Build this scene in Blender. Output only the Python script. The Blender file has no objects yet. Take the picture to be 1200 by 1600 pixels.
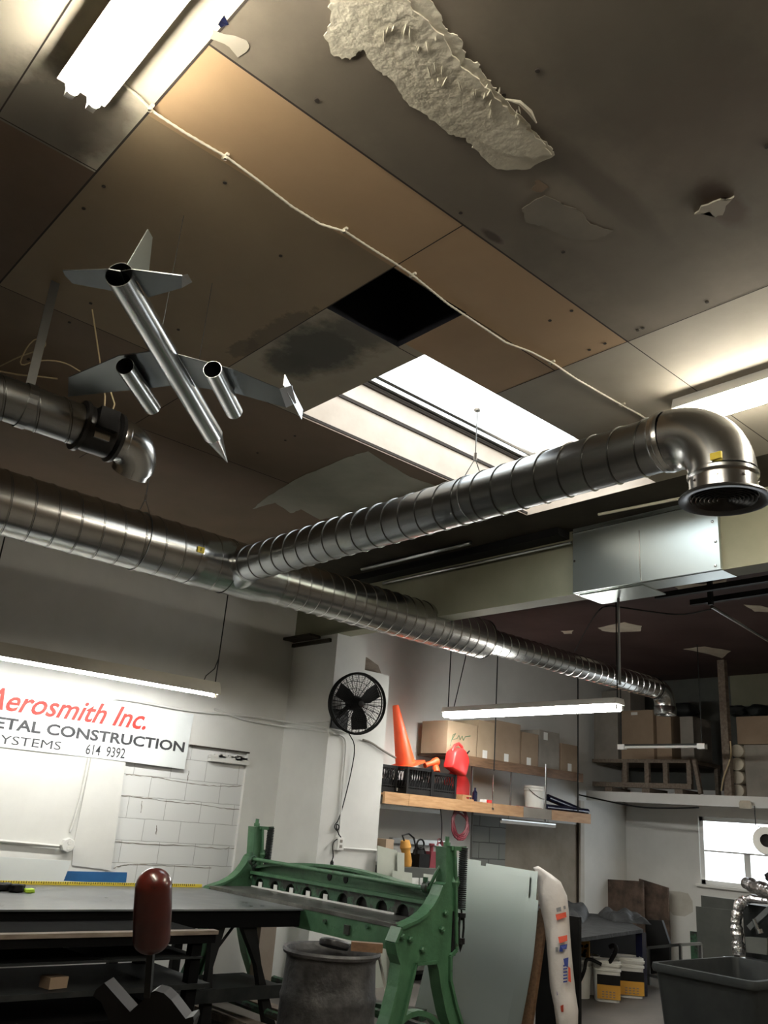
import bpy, bmesh, math, random
from mathutils import Vector as V, Matrix as M
random.seed(7)
PI = math.pi
sc = bpy.context.scene
COL = sc.collection

# ------------------------------------------------------------------ camera
YAW, PITCH, ROLL, FPX = math.radians(49.5704), math.radians(19.8319), math.radians(4.6792), 1336.92
CAM = V((0, 0, 1.55))
_f = V((math.cos(YAW)*math.cos(PITCH), math.sin(YAW)*math.cos(PITCH), math.sin(PITCH)))
_r0 = V((math.sin(YAW), -math.cos(YAW), 0)); _u0 = _r0.cross(_f)
_r = math.cos(ROLL)*_r0 + math.sin(ROLL)*_u0
_u = -math.sin(ROLL)*_r0 + math.cos(ROLL)*_u0
cam = bpy.data.cameras.new('camera'); cam.sensor_fit = 'HORIZONTAL'; cam.sensor_width = 36
cam.lens = 36*FPX/1200; cam.clip_start = .05; cam.clip_end = 200
co = bpy.data.objects.new('camera', cam); COL.objects.link(co)
co.matrix_world = M(((_r.x, _u.x, -_f.x, CAM.x), (_r.y, _u.y, -_f.y, CAM.y), (_r.z, _u.z, -_f.z, CAM.z), (0, 0, 0, 1)))
sc.camera = co
# ------------------------------------------------------------------ world, exposure
SKY = 2.6
TUBE = 26.0
w = bpy.data.worlds.new('world'); sc.world = w; w.use_nodes = True
bg = w.node_tree.nodes['Background']; bg.inputs[0].default_value = (.90, .95, 1, 1); bg.inputs[1].default_value = SKY
vs = sc.view_settings; sc.display_settings.display_device = 'sRGB'
vs.view_transform = 'Standard'; vs.look = 'None'; vs.gamma = 1; vs.use_curve_mapping = False
vs.exposure = 1.25
sc.cycles.use_denoising = True
sc.cycles.max_bounces = 8; sc.cycles.diffuse_bounces = 5; sc.cycles.glossy_bounces = 4
sc.cycles.sample_clamp_indirect = 6; sc.cycles.caustics_reflective = False; sc.cycles.caustics_refractive = False

# ------------------------------------------------------------------ measuring helpers (photo point -> place on a known plane)
def ray(x, y): return _f + (x-600)/FPX*_r - (y-800)/FPX*_u
def onX(x, y, v): d = ray(x, y); return CAM + d*((v-CAM.x)/d.x)
def onY(x, y, v): d = ray(x, y); return CAM + d*((v-CAM.y)/d.y)
def onZ(x, y, v): d = ray(x, y); return CAM + d*((v-CAM.z)/d.z)
def on(x, y, ax, v): return {'x': onX, 'y': onY, 'z': onZ}[ax](x, y, v)

# ------------------------------------------------------------------ materials
def srgb(r, g, b):
    f = lambda c: (c/255/12.92) if c/255 <= .04045 else ((c/255+.055)/1.055)**2.4
    return (f(r), f(g), f(b))
def nd(t, kind, **k):
    n = t.nodes.new(kind)
    for a, b in k.items(): setattr(n, a, b)
    return n
def mat(name, c1, c2=None, rough=.6, metal=0, scale=3, detail=6, lo=.35, hi=.65, bump=0, bscale=None, spots=None, rvar=0, stretch=None, coat=0):
    m = bpy.data.materials.new(name); m.use_nodes = True; t = m.node_tree
    b = t.nodes['Principled BSDF']; b.inputs['Roughness'].default_value = rough; b.inputs['Metallic'].default_value = metal
    if coat: b.inputs['Coat Weight'].default_value = coat
    tc = nd(t, 'ShaderNodeTexCoord'); src = tc.outputs['Object']
    if stretch:
        mp = nd(t, 'ShaderNodeMapping'); mp.inputs['Scale'].default_value = stretch
        t.links.new(src, mp.inputs[0]); src = mp.outputs[0]
    n = nd(t, 'ShaderNodeTexNoise'); n.inputs['Scale'].default_value = scale; n.inputs['Detail'].default_value = detail
    n.inputs['Roughness'].default_value = .6
    t.links.new(src, n.inputs['Vector'])
    cr = nd(t, 'ShaderNodeValToRGB'); e = cr.color_ramp.elements
    e[0].position = lo; e[0].color = (*c1, 1); e[1].position = hi; e[1].color = (*(c2 or c1), 1)
    t.links.new(n.outputs['Fac'], cr.inputs[0]); out = cr.outputs[0]
    if spots:
        sc_, thr, colr = spots
        n2 = nd(t, 'ShaderNodeTexNoise'); n2.inputs['Scale'].default_value = sc_; n2.inputs['Detail'].default_value = 8
        n2.inputs['Roughness'].default_value = .7
        t.links.new(src, n2.inputs['Vector'])
        r2 = nd(t, 'ShaderNodeValToRGB'); r2.color_ramp.elements[0].position = thr; r2.color_ramp.elements[1].position = thr+.04
        r2.color_ramp.elements[0].color = (0, 0, 0, 1); r2.color_ramp.elements[1].color = (1, 1, 1, 1)
        t.links.new(n2.outputs['Fac'], r2.inputs[0])
        mx = nd(t, 'ShaderNodeMix', data_type='RGBA'); mx.inputs[7].default_value = (*colr, 1)
        t.links.new(r2.outputs[0], mx.inputs[0]); t.links.new(out, mx.inputs[6]); out = mx.outputs[2]
    t.links.new(out, b.inputs['Base Color'])
    if rvar:
        mr = nd(t, 'ShaderNodeMapRange'); mr.inputs[3].default_value = max(.02, rough-rvar); mr.inputs[4].default_value = min(1, rough+rvar)
        mr.inputs[1].default_value = .3; mr.inputs[2].default_value = .7
        t.links.new(n.outputs['Fac'], mr.inputs[0]); t.links.new(mr.outputs[0], b.inputs['Roughness'])
    if bump:
        n3 = nd(t, 'ShaderNodeTexNoise'); n3.inputs['Scale'].default_value = bscale or scale*6; n3.inputs['Detail'].default_value = 5
        t.links.new(src, n3.inputs['Vector'])
        bp = nd(t, 'ShaderNodeBump'); bp.inputs['Strength'].default_value = bump; bp.inputs['Distance'].default_value = .02
        t.links.new(n3.outputs['Fac'], bp.inputs['Height']); t.links.new(bp.outputs[0], b.inputs['Normal'])
    return m
def emit(name, c, s):
    m = bpy.data.materials.new(name); m.use_nodes = True; b = m.node_tree.nodes['Principled BSDF']
    b.inputs['Base Color'].default_value = (.9, .9, .9, 1); b.inputs['Emission Color'].default_value = (*c, 1); b.inputs['Emission Strength'].default_value = s
    return m
def block_mat(name, c1, c2, mortar, bw=.4, bh=.2, msize=.004, horiz='X'):
    m = bpy.data.materials.new(name); m.use_nodes = True; t = m.node_tree; b = t.nodes['Principled BSDF']; b.inputs['Roughness'].default_value = .75
    tc = nd(t, 'ShaderNodeTexCoord'); sp = nd(t, 'ShaderNodeSeparateXYZ'); cb = nd(t, 'ShaderNodeCombineXYZ')
    t.links.new(tc.outputs['Object'], sp.inputs[0])
    nz = nd(t, 'ShaderNodeTexNoise'); nz.inputs['Scale'].default_value = 9; nz.inputs['Detail'].default_value = 4; t.links.new(tc.outputs['Object'], nz.inputs['Vector'])
    ad = nd(t, 'ShaderNodeMath', operation='MULTIPLY_ADD'); ad.inputs[1].default_value = .014; t.links.new(nz.outputs['Fac'], ad.inputs[0]); t.links.new(sp.outputs['Z'], ad.inputs[2])
    t.links.new(sp.outputs[horiz], cb.inputs['X']); t.links.new(ad.outputs[0], cb.inputs['Y'])
    br = nd(t, 'ShaderNodeTexBrick'); br.inputs['Scale'].default_value = 1; br.inputs['Brick Width'].default_value = bw; br.inputs['Row Height'].default_value = bh
    br.inputs['Mortar Size'].default_value = msize; br.inputs['Mortar Smooth'].default_value = .4
    br.inputs['Color1'].default_value = (*c1, 1); br.inputs['Color2'].default_value = (*c2, 1); br.inputs['Mortar'].default_value = (*mortar, 1)
    t.links.new(cb.outputs[0], br.inputs['Vector']); t.links.new(br.outputs['Color'], b.inputs['Base Color'])
    bp = nd(t, 'ShaderNodeBump', invert=True); bp.inputs['Strength'].default_value = .5; bp.inputs['Distance'].default_value = .01
    t.links.new(br.outputs['Fac'], bp.inputs['Height']); t.links.new(bp.outputs[0], b.inputs['Normal'])
    return m
MT = {}
def stain(m, c, s, col, amt=1, nscale=6, wob=.7, soft=.35):
    """a stain with its own irregular outline on material m: centre c, half size s (world metres)"""
    t = m.node_tree; b = t.nodes['Principled BSDF']; inp = b.inputs['Base Color']; prev = inp.links[0].from_socket
    tc = nd(t, 'ShaderNodeTexCoord'); sb = nd(t, 'ShaderNodeVectorMath', operation='SUBTRACT'); sb.inputs[1].default_value = c
    dv = nd(t, 'ShaderNodeVectorMath', operation='DIVIDE'); dv.inputs[1].default_value = s; ln = nd(t, 'ShaderNodeVectorMath', operation='LENGTH')
    t.links.new(tc.outputs['Object'], sb.inputs[0]); t.links.new(sb.outputs[0], dv.inputs[0]); t.links.new(dv.outputs[0], ln.inputs[0])
    nz = nd(t, 'ShaderNodeTexNoise'); nz.inputs['Scale'].default_value = nscale; nz.inputs['Detail'].default_value = 8; nz.inputs['Roughness'].default_value = .65; t.links.new(tc.outputs['Object'], nz.inputs['Vector'])
    ma = nd(t, 'ShaderNodeMath', operation='MULTIPLY_ADD'); ma.inputs[1].default_value = wob*2; t.links.new(nz.outputs['Fac'], ma.inputs[0]); t.links.new(ln.outputs['Value'], ma.inputs[2])
    mr = nd(t, 'ShaderNodeMapRange'); mr.inputs[1].default_value = 1+wob-soft; mr.inputs[2].default_value = 1+wob+soft; mr.inputs[3].default_value = amt; mr.inputs[4].default_value = 0
    t.links.new(ma.outputs[0], mr.inputs[0]); mx = nd(t, 'ShaderNodeMix', data_type='RGBA'); mx.inputs[7].default_value = (*col, 1)
    t.links.new(mr.outputs[0], mx.inputs[0]); t.links.new(prev, mx.inputs[6]); t.links.new(mx.outputs[2], inp)
MT['galv'] = mat('galvanised_steel', (.46, .47, .46), (.56, .57, .56), .24, 1, 1.5, 1)
MT['galv_warm'] = mat('galvanised_spiral', (.46, .455, .43), (.55, .545, .52), .25, 1, 1.5, 1)
MT['groove'] = mat('pipe_seam_groove', (.10, .10, .095), None, .35, 1, 2)
MT['galv_shaded'] = mat('shaded_plate_metal', (.13, .14, .14), (.17, .18, .18), .3, 1, 2, 1)  # downward shade on wings and tail put into a darker metal
MT['galv_dark'] = mat('galvanised_dull', (.26, .27, .268), (.33, .34, .338), .29, 1, 1.5, 1)
MT['sheet'] = mat('galvanised_sheet', (.50, .56, .54), (.56, .62, .60), .30, .9, .8, 1)
MT['bright'] = mat('bright_steel', (.6, .6, .6), (.7, .7, .7), .2, 1, 8)
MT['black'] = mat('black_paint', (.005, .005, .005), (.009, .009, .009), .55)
MT['black_gloss'] = mat('black_plastic', (.01, .01, .01), (.018, .018, .018), .3)
MT['dark_steel'] = mat('dark_steel', (.016, .018, .018), (.032, .034, .033), .5, .4, 6)
MT['shade_dark'] = mat('shaded_board', (.035, .03, .022), (.06, .052, .038), .8, 0, 1.5, 8)  # near-black tone puts the shade by the beam into the boards
MT['green'] = mat('machine_green', (.036, .105, .048), (.06, .155, .076), .5, 0, 6, 8, spots=(14, .64, (.03, .035, .025)), bump=.15)
MT['green_worn'] = mat('machine_green_worn', (.022, .07, .036), (.038, .105, .055), .5, 0, 6, 8, spots=(7, .5, (.02, .022, .018)), bump=.2)
MT['bed'] = mat('worn_bed_steel', (.10, .10, .09), (.2, .2, .185), .38, .7, 5, 8, rvar=.12)
MT['bench'] = mat('bench_top_steel', (.13, .14, .145), (.22, .23, .235), .36, .6, 3, 7, rvar=.1)
MT['cream'] = mat('cream_paint', (.47, .39, .31), (.55, .47, .38), .8, 0, 4, spots=(9, .7, (.35, .28, .2)))
MT['white'] = mat('white_paint', (.66, .66, .63), (.74, .74, .71), .75, 0, 1.6, 8, spots=(11, .74, (.32, .31, .29)), bump=.06)
MT['white_gloss'] = mat('white_enamel', (.75, .75, .72), (.8, .8, .77), .35)
MT['beige'] = mat('beige_enamel', (.5, .47, .38), (.56, .53, .44), .45)
MT['wood'] = mat('shelf_wood', (.36, .19, .08), (.5, .3, .15), .6, 0, 5, 6, stretch=(1, 8, 8))
MT['wood_dark'] = mat('dark_shelf_wood', (.11, .06, .03), (.19, .105, .055), .6, 0, 5, 6, stretch=(1, 8, 8))
MT['old_wood'] = mat('old_grey_wood', (.13, .10, .075), (.22, .18, .14), .8, 0, 5, 6, stretch=(1, 6, 6))
MT['card'] = mat('cardboard', (.33, .245, .16), (.39, .295, .20), .85, 0, 3)
MT['card2'] = mat('cardboard_brown', (.25, .18, .12), (.30, .22, .15), .85, 0, 3)
MT['card_grey'] = mat('cardboard_grey', (.20, .18, .155), (.27, .245, .21), .8, 0, 3)
MT['orange'] = mat('safety_orange', (.85, .085, .02), (.95, .12, .03), .45)
MT['red'] = mat('fuel_can_red', (.72, .03, .03), (.82, .05, .045), .4)
MT['red_tool'] = mat('red_enamel', (.045, .006, .005), (.075, .010, .007), .28, 0, 6, 8, spots=(5, .6, (.03, .008, .006)), coat=.3)
MT['hose'] = mat('maroon_hose', (.12, .015, .025), (.18, .03, .04), .5)
MT['yellow'] = mat('yellow_label', (.75, .58, .05), (.85, .68, .08), .6)
MT['amber'] = mat('amber_label', (.55, .27, .03), (.62, .32, .04), .6)
MT['amber_tool'] = mat('amber_plastic', (.62, .30, .06), (.7, .36, .08), .5)
MT['maroon_tool'] = mat('maroon_paint', (.15, .02, .03), (.22, .035, .045), .5)
MT['blue'] = mat('blue_board', (.01, .09, .26), (.015, .12, .32), .6, 0, 4)
MT['navy'] = mat('navy_plastic', (.006, .008, .025), (.01, .012, .04), .25)
MT['lime'] = mat('lime_fabric', (.45, .7, .03), (.5, .75, .05), .6)
MT['bucket'] = mat('white_bucket_plastic', (.68, .68, .64), (.75, .75, .71), .45)
MT['grey_plastic'] = mat('grey_tub_plastic', (.022, .025, .026), (.034, .038, .038), .5, 0, 5)
MT['drum'] = mat('drum_steel', (.05, .05, .052), (.12, .12, .122), .48, .6, 7, 10, rvar=.12, bump=.25, bscale=30)
MT['sack'] = mat('woven_sack', (.62, .57, .52), (.72, .67, .62), .6, 0, 3, bump=.3, bscale=14)
MT['sack_red'] = mat('sack_red_print', (.72, .09, .04), None, .6)
MT['sack_blue'] = mat('sack_blue_print', (.02, .04, .22), None, .6)
MT['sack_grey'] = mat('sack_grey_print', (.25, .25, .25), None, .6)
MT['tarp'] = mat('dusty_tarp', (.018, .019, .02), (.045, .047, .048), .6, 0, 6, 8, bump=.5, bscale=18)
MT['slab'] = mat('rusty_slab', (.03, .02, .015), (.14, .095, .07), .8, 0, 5, 8, bump=.3)
MT['foil'] = mat('crinkled_foil', (.7, .7, .7), (.8, .8, .8), .2, 1, 8, bump=1, bscale=22)
MT['panel_green'] = mat('grey_green_panel', (.075, .08, .072), (.10, .105, .095), .5, .2, 3)
MT['pale_panel'] = mat('pale_green_panel', (.42, .45, .38), (.48, .5, .43), .45, .3, 3)
MT['rope'] = mat('yellowed_cable', (.45, .36, .2), (.5, .4, .24), .6)
MT['concrete'] = mat('bare_concrete', (.22, .19, .145), (.30, .26, .21), .85, 0, 3, 8, bump=.1)
MT['floor'] = mat('concrete_floor', (.07, .062, .053), (.14, .125, .108), .65, 0, 2, 10, spots=(5, .66, (.07, .06, .05)), rvar=.1)
MT['seam'] = mat('seam_shadow_gap', (.03, .022, .016), None, .9)
MT['void'] = mat('dark_hole_sides', (.012, .013, .018), None, .9)  # the hole's darkness is put into near-black sides
MT['tan'] = mat('tan_board', (.37, .25, .14), (.43, .295, .17), .75, 0, 1.2, 8)
MT['olive'] = mat('olive_board', (.245, .185, .112), (.30, .228, .14), .75, 0, 1.0, 8, spots=(10, .76, (.12, .08, .05)))
MT['brown'] = mat('brown_board', (.17, .12, .072), (.215, .15, .095), .75, 0, 1.1, 8, spots=(9, .76, (.1, .06, .04)))
MT['darkbrown'] = mat('dark_brown_board', (.12, .078, .05), (.165, .11, .07), .8, 0, 1.1, 8)
MT['rack_black'] = mat('rack_black_paint', (.004, .004, .004), None, .95)
MT['rack_black'].node_tree.nodes['Principled BSDF'].inputs['Specular IOR Level'].default_value = .05
MT['pale'] = mat('lamp_glow_board', (.48, .44, .35), (.56, .52, .43), .75, 0, 1.4, 8)  # left strip lamp's glow on the ceiling put into a paler board
MT['faint'] = mat('faint_skim', (.17, .15, .12), (.22, .195, .155), .8, 0, 3, 8)
MT['grey'] = mat('grey_plasterboard', (.13, .11, .083), (.205, .175, .135), .8, 0, 1.3, 9, spots=(4.5, .68, (.15, .115, .085)), bump=.08)
MT['grey_light'] = mat('pale_grey_plasterboard', (.29, .265, .215), (.37, .34, .285), .75, 0, 1.2, 9, spots=(9, .72, (.2, .17, .13)))  # paler grey, also carrying the right strip lamp's light on the ceiling
MT['mouldy'] = mat('mould_stained_board', (.33, .295, .225), (.39, .35, .27), .8, 0, 2.2, 9)
MT['mould'] = mat('mould_stain', (.10, .10, .08), (.26, .24, .19), .9, 0, 7, 9)
MT['stain'] = mat('dirty_wall_stain', (.46, .44, .38), (.58, .56, .51), .8, 0, 3)
MT['maroon'] = mat('maroon_ceiling_paint', (.045, .022, .02), (.075, .042, .038), .7, 0, 1.3, 8)
MT['beam'] = mat('olive_beam_paint', (.20, .20, .135), (.25, .245, .175), .7, 0, 1.6, 8, spots=(8, .72, (.12, .11, .08)))
MT['skim'] = mat('pale_green_skim', (.36, .36, .29), (.46, .46, .38), .7, 0, 2.5, 8)
MT['plaster'] = mat('white_joint_plaster', (.48, .45, .36), (.60, .565, .46), .8, 0, 5, 9, bump=.3, bscale=30)
MT['flake'] = mat('bare_flaked_spot', (.48, .43, .34), (.6, .55, .45), .85, 0, 6)
MT['block'] = block_mat('white_painted_block', (.72, .73, .72), (.70, .71, .70), (.42, .42, .41), msize=.0035)
MT['block_grey'] = block_mat('bare_grey_block', (.20, .21, .20), (.25, .26, .24), (.10, .10, .095), msize=.008)
MT['sign'] = mat('sign_board_white', (.70, .74, .74), (.75, .79, .79), .5, 0, 2)
MT['ink_red'] = mat('sign_red_paint', (.42, .018, .012), (.52, .05, .035), .6, 0, 12)
MT['ink_black'] = mat('sign_black_paint', (.018, .02, .025), (.06, .062, .068), .6, 0, 12)
MT['tube'] = emit('lamp_tube_glow', (1, .985, .93), TUBE)
MT['tube_wall'] = emit('wall_lamp_tube_glow', (1, .99, .95), TUBE*2.5)
MT['tube_warm'] = emit('warm_lamp_tube_glow', (1, .92, .77), TUBE*1.5)
MT['tube_off'] = mat('unlit_lamp_tube', (.7, .7, .68), None, .3)
for k_ in ('black', 'dark_steel', 'grey_plastic', 'tarp', 'void', 'shade_dark'): MT[k_].node_tree.nodes['Principled BSDF'].inputs['Specular IOR Level'].default_value = .22
MT['glazing'] = None
g = bpy.data.materials.new('window_glass'); g.use_nodes = True; t = g.node_tree; t.nodes.clear()
o_ = nd(t, 'ShaderNodeOutputMaterial'); mx = nd(t, 'ShaderNodeMixShader'); tr = nd(t, 'ShaderNodeBsdfTransparent'); gl = nd(t, 'ShaderNodeBsdfGlossy')
tr.inputs[0].default_value = (.95, .97, .97, 1); gl.inputs['Roughness'].default_value = .05; mx.inputs[0].default_value = .07
t.links.new(tr.outputs[0], mx.inputs[1]); t.links.new(gl.outputs[0], mx.inputs[2]); t.links.new(mx.outputs[0], o_.inputs[0]); MT['glazing'] = g

# ------------------------------------------------------------------ mesh helpers (all in world coordinates)
def B(): return bmesh.new()
def frame(d):
    d = d.normalized(); a = V((0, 0, 1)) if abs(d.z) < .9 else V((1, 0, 0))
    x = a.cross(d).normalized(); return x, d.cross(x).normalized()
def box(bm, lo, hi, R=None, piv=None, mi=0):
    lo = V(lo); hi = V(hi); vs_ = []
    for z in (lo.z, hi.z):
        for x, y in ((lo.x, lo.y), (hi.x, lo.y), (hi.x, hi.y), (lo.x, hi.y)):
            p = V((x, y, z))
            if R is not None: p = piv + R @ (p-piv)
            vs_.append(bm.verts.new(p))
    for q in ((3, 2, 1, 0), (4, 5, 6, 7), (0, 1, 5, 4), (1, 2, 6, 5), (2, 3, 7, 6), (3, 0, 4, 7)):
        bm.faces.new([vs_[i] for i in q]).material_index = mi
    return vs_
def cbox(bm, c, s, rz=0, mi=0):
    c = V(c); s = V(s)/2
    return box(bm, c-s, c+s, M.Rotation(rz, 3, 'Z') if rz else None, c, mi)
def bar(bm, a, b, wx, wz, mi=0):
    """rectangular bar from a to b"""
    a = V(a); b = V(b); d = (b-a).normalized()
    s = d.cross(V((0, 0, 1)))
    s = s.normalized() if s.length > 1e-4 else V((1, 0, 0)); u = s.cross(d).normalized()
    q = []
    for p in (a, b):
        for i, j in ((-1, -1), (1, -1), (1, 1), (-1, 1)): q.append(bm.verts.new(p+s*i*wx/2+u*j*wz/2))
    for f in ((0, 1, 2, 3), (7, 6, 5, 4), (0, 4, 5, 1), (1, 5, 6, 2), (2, 6, 7, 3), (3, 7, 4, 0)): bm.faces.new([q[i] for i in f]).material_index = mi
def tube(bm, pts, r, n=10, cap=True, closed=False, mi=0):
    pts = [V(p) for p in pts]; rs = r if isinstance(r, (list, tuple)) else [r]*len(pts)
    rings = []; N = len(pts); px_ = None
    for i, p in enumerate(pts):
        if closed: d = pts[(i+1) % N]-pts[i-1]
        else: d = pts[min(i+1, N-1)]-pts[max(i-1, 0)]
        d.normalize()
        if px_ is None: x, y = frame(d)
        else:
            x = (px_-d*px_.dot(d)).normalized(); y = d.cross(x)
        px_ = x
        rings.append([bm.verts.new(p+(x*math.cos(2*PI*k/n)+y*math.sin(2*PI*k/n))*rs[i]) for k in range(n)])
    R_ = range(N) if closed else range(N-1)
    for i in R_:
        a = rings[i]; b = rings[(i+1) % N]
        for k in range(n): bm.faces.new((a[k], a[(k+1) % n], b[(k+1) % n], b[k])).material_index = mi
    if cap and not closed:
        bm.faces.new(rings[0][::-1]).material_index = mi; bm.faces.new(rings[-1]).material_index = mi
def lathe(bm, prof, o, d=(0, 0, 1), n=32, mi=0, squash=None):
    """prof: (radius, height) pairs around axis d from o"""
    o = V(o); d = V(d).normalized(); x, y = frame(d); rings = []
    for r, h in prof:
        if r < 1e-6: rings.append([bm.verts.new(o+d*h)])
        else: rings.append([bm.verts.new(o+d*h+(x*math.cos(2*PI*k/n)+y*math.sin(2*PI*k/n))*r) for k in range(n)])
    for a, b in zip(rings, rings[1:]):
        for k in range(n):
            q = [a[0]] if len(a) == 1 else [a[k], a[(k+1) % n]]
            q += [b[0]] if len(b) == 1 else [b[(k+1) % n], b[k]]
            if len(q) > 2: bm.faces.new(q).material_index = mi
def prism(bm, pts, d, mi=0):
    """polygon pts (3D, planar) extruded by vector d"""
    d = V(d); a = [bm.verts.new(V(p)) for p in pts]; b = [bm.verts.new(V(p)+d) for p in pts]
    f0 = bm.faces.new(a); f1 = bm.faces.new(b[::-1]); f0.material_index = f1.material_index = mi
    n = len(a)
    for i in range(n): bm.faces.new((a[(i+1) % n], a[i], b[i], b[(i+1) % n])).material_index = mi
    bmesh.ops.recalc_face_normals(bm, faces=bm.faces[:])
def pxprism(bm, pxs, ax, v, d, mi=0): prism(bm, [on(x, y, ax, v) for x, y in pxs], d, mi)
def quad(bm, pts, mi=0):
    f = bm.faces.new([bm.verts.new(V(p)) for p in pts]); f.material_index = mi; return f
def ringbar(bm, c, d, R, r, n=40, m=6): 
    x, y = frame(V(d)); c = V(c)
    tube(bm, [c+(x*math.cos(2*PI*k/n)+y*math.sin(2*PI*k/n))*R for k in range(n)], r, m, closed=True)
def spiral(bm, a, b, R, pitch, n=48, ridge=.006, hand=1):
    """spiral-seam pipe from a to b"""
    a = V(a); b = V(b); L = (b-a).length; d = (b-a).normalized(); x, y = frame(d)
    prof = ((-.009, 0), (-.006, 1), (-.001, 1), (.001, -.2), (.004, -.2), (.006, 0))
    ks = range(-1, int(L/pitch)+3); rows = []
    def row(fn):
        out = []
        for k in range(n+1):
            th = 2*PI*k/n; s, rr = fn(th)
            s = min(max(s, 0), L); out.append(bm.verts.new(a+d*s+(x*math.cos(th)+y*math.sin(th))*rr))
        rows.append(out)
    row(lambda th: (0, R)); kinds = []
    for k in ks:
        for jj, (o_, h) in enumerate(prof):
            s0 = k*pitch+o_
            if s0+pitch < 0 or s0 > L+pitch: continue
            row(lambda th, s0=s0, h=h: (s0+hand*pitch*(th/2/PI), R+ridge*h)); kinds.append(1 if jj in (4, 5) else 0)
    row(lambda th: (L, R)); kinds.append(0)
    for (p, q), kd in zip(zip(rows, rows[1:]), kinds):
        for k in range(n): bm.faces.new((p[k], p[k+1], q[k+1], q[k])).material_index = kd
    bmesh.ops.remove_doubles(bm, verts=bm.verts[:], dist=.0003)
def seg_elbow(bm, c, e1, e2, Rb, r, a0=0, a1=PI/2, n=12, m=36):
    """elbow around centre c: points c+Rb*(cos e1 + sin e2)"""
    tube(bm, [c+(e1*math.cos(a0+(a1-a0)*i/n)+e2*math.sin(a0+(a1-a0)*i/n))*Rb for i in range(n+1)], r, m, cap=False)

def obj(name, bm, m, parent=None, smooth=True, ang=32, base=None):
    bmesh.ops.recalc_face_normals(bm, faces=bm.faces[:])
    if parent is not None:
        org = V(parent['_o'])
    else:
        if base is None:
            xs = [v.co for v in bm.verts]; mn = V((min(c.x for c in xs), min(c.y for c in xs), min(c.z for c in xs))); mxx = V((max(c.x for c in xs), max(c.y for c in xs), max(c.z for c in xs)))
            org = V(((mn.x+mxx.x)/2, (mn.y+mxx.y)/2, mn.z))
        else: org = V(base)
    for v in bm.verts: v.co -= org
    if smooth:
        lim = math.radians(12 if isinstance(m, list) and 'groove' in m else ang)
        for f in bm.faces: f.smooth = True
        for e in bm.edges:
            e.smooth = not (len(e.link_faces) != 2 or e.calc_face_angle(0) > lim)
    me = bpy.data.meshes.new(name); bm.to_mesh(me); bm.free()
    for k in (m if isinstance(m, (list, tuple)) else [m]): me.materials.append(MT[k])
    o = bpy.data.objects.new(name, me); COL.objects.link(o)
    o['_o'] = tuple(org)
    if parent is not None: o.parent = parent
    else: o.location = org
    return o
def thing(name, label, cat, loc, group=None):
    o = bpy.data.objects.new(name, None); COL.objects.link(o); o.empty_display_size = .1
    o.location = V(loc); o['_o'] = tuple(V(loc)); o['label'] = label; o['category'] = cat
    if group: o['group'] = group
    return o
def tag(o, label, cat, group=None, kind=None):
    o['label'] = label; o['category'] = cat
    if group: o['group'] = group
    if kind: o['kind'] = kind
    return o
def struct(name, bm, m, smooth=False, parent=None, label=None):
    o = obj(name, bm, m, parent, smooth=smooth, base=(0, 0, 0) if parent is None else None)
    if parent is None: o['kind'] = 'structure'
    return o
def copy_tree(o, loc=None, rz=0, label=None, parent=None):
    c = o.copy(); COL.objects.link(c)
    if parent is not None: c.parent = parent
    if loc is not None: c.location = V(loc); c['_o'] = tuple(V(loc))
    if rz: c.rotation_euler.z = rz
    if label: c['label'] = label
    for ch in list(o.children): copy_tree(ch, parent=c)
    return c
def text_bm(bm, s, p0, p1, h, ax=(0, 0, 1), shear=0, bold=0, depth=.002, nrm=(0, -1, 0), mi=0):
    """lettering s with its baseline from p0 to p1, cap height h"""
    cu = bpy.data.curves.new('t', 'FONT'); cu.body = s; cu.shear = shear; cu.offset = bold; cu.resolution_u = 3
    o = bpy.data.objects.new('t', cu); COL.objects.link(o); dg = bpy.context.evaluated_depsgraph_get()
    me = bpy.data.meshes.new_from_object(o.evaluated_get(dg)); COL.objects.unlink(o); bpy.data.objects.remove(o)
    xs = [v.co.x for v in me.vertices]; x0, x1 = min(xs), max(xs)
    p0 = V(p0); p1 = V(p1); d = (p1-p0); u = V(ax); n = V(nrm); cap = .69
    vm = [bm.verts.new(p0+d*((v.co.x-x0)/(x1-x0))+u*(v.co.y/cap*h)+n*depth) for v in me.vertices]
    for p in me.polygons:
        try: bm.faces.new([vm[i] for i in p.vertices]).material_index = mi
        except ValueError: pass
    bpy.data.meshes.remove(me)

# ================================================================== THE SETTING
H = 4.0; W = 8.1; XF = 12.4; XB = 5.70; X0 = -4.5; Y0 = -4.5
# --- floor
bm = B(); quad(bm, ((X0, Y0, 0), (XF+.3, Y0, 0), (XF+.3, W+.3, 0), (X0, W+.3, 0))); struct('floor', bm, 'floor')
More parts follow.
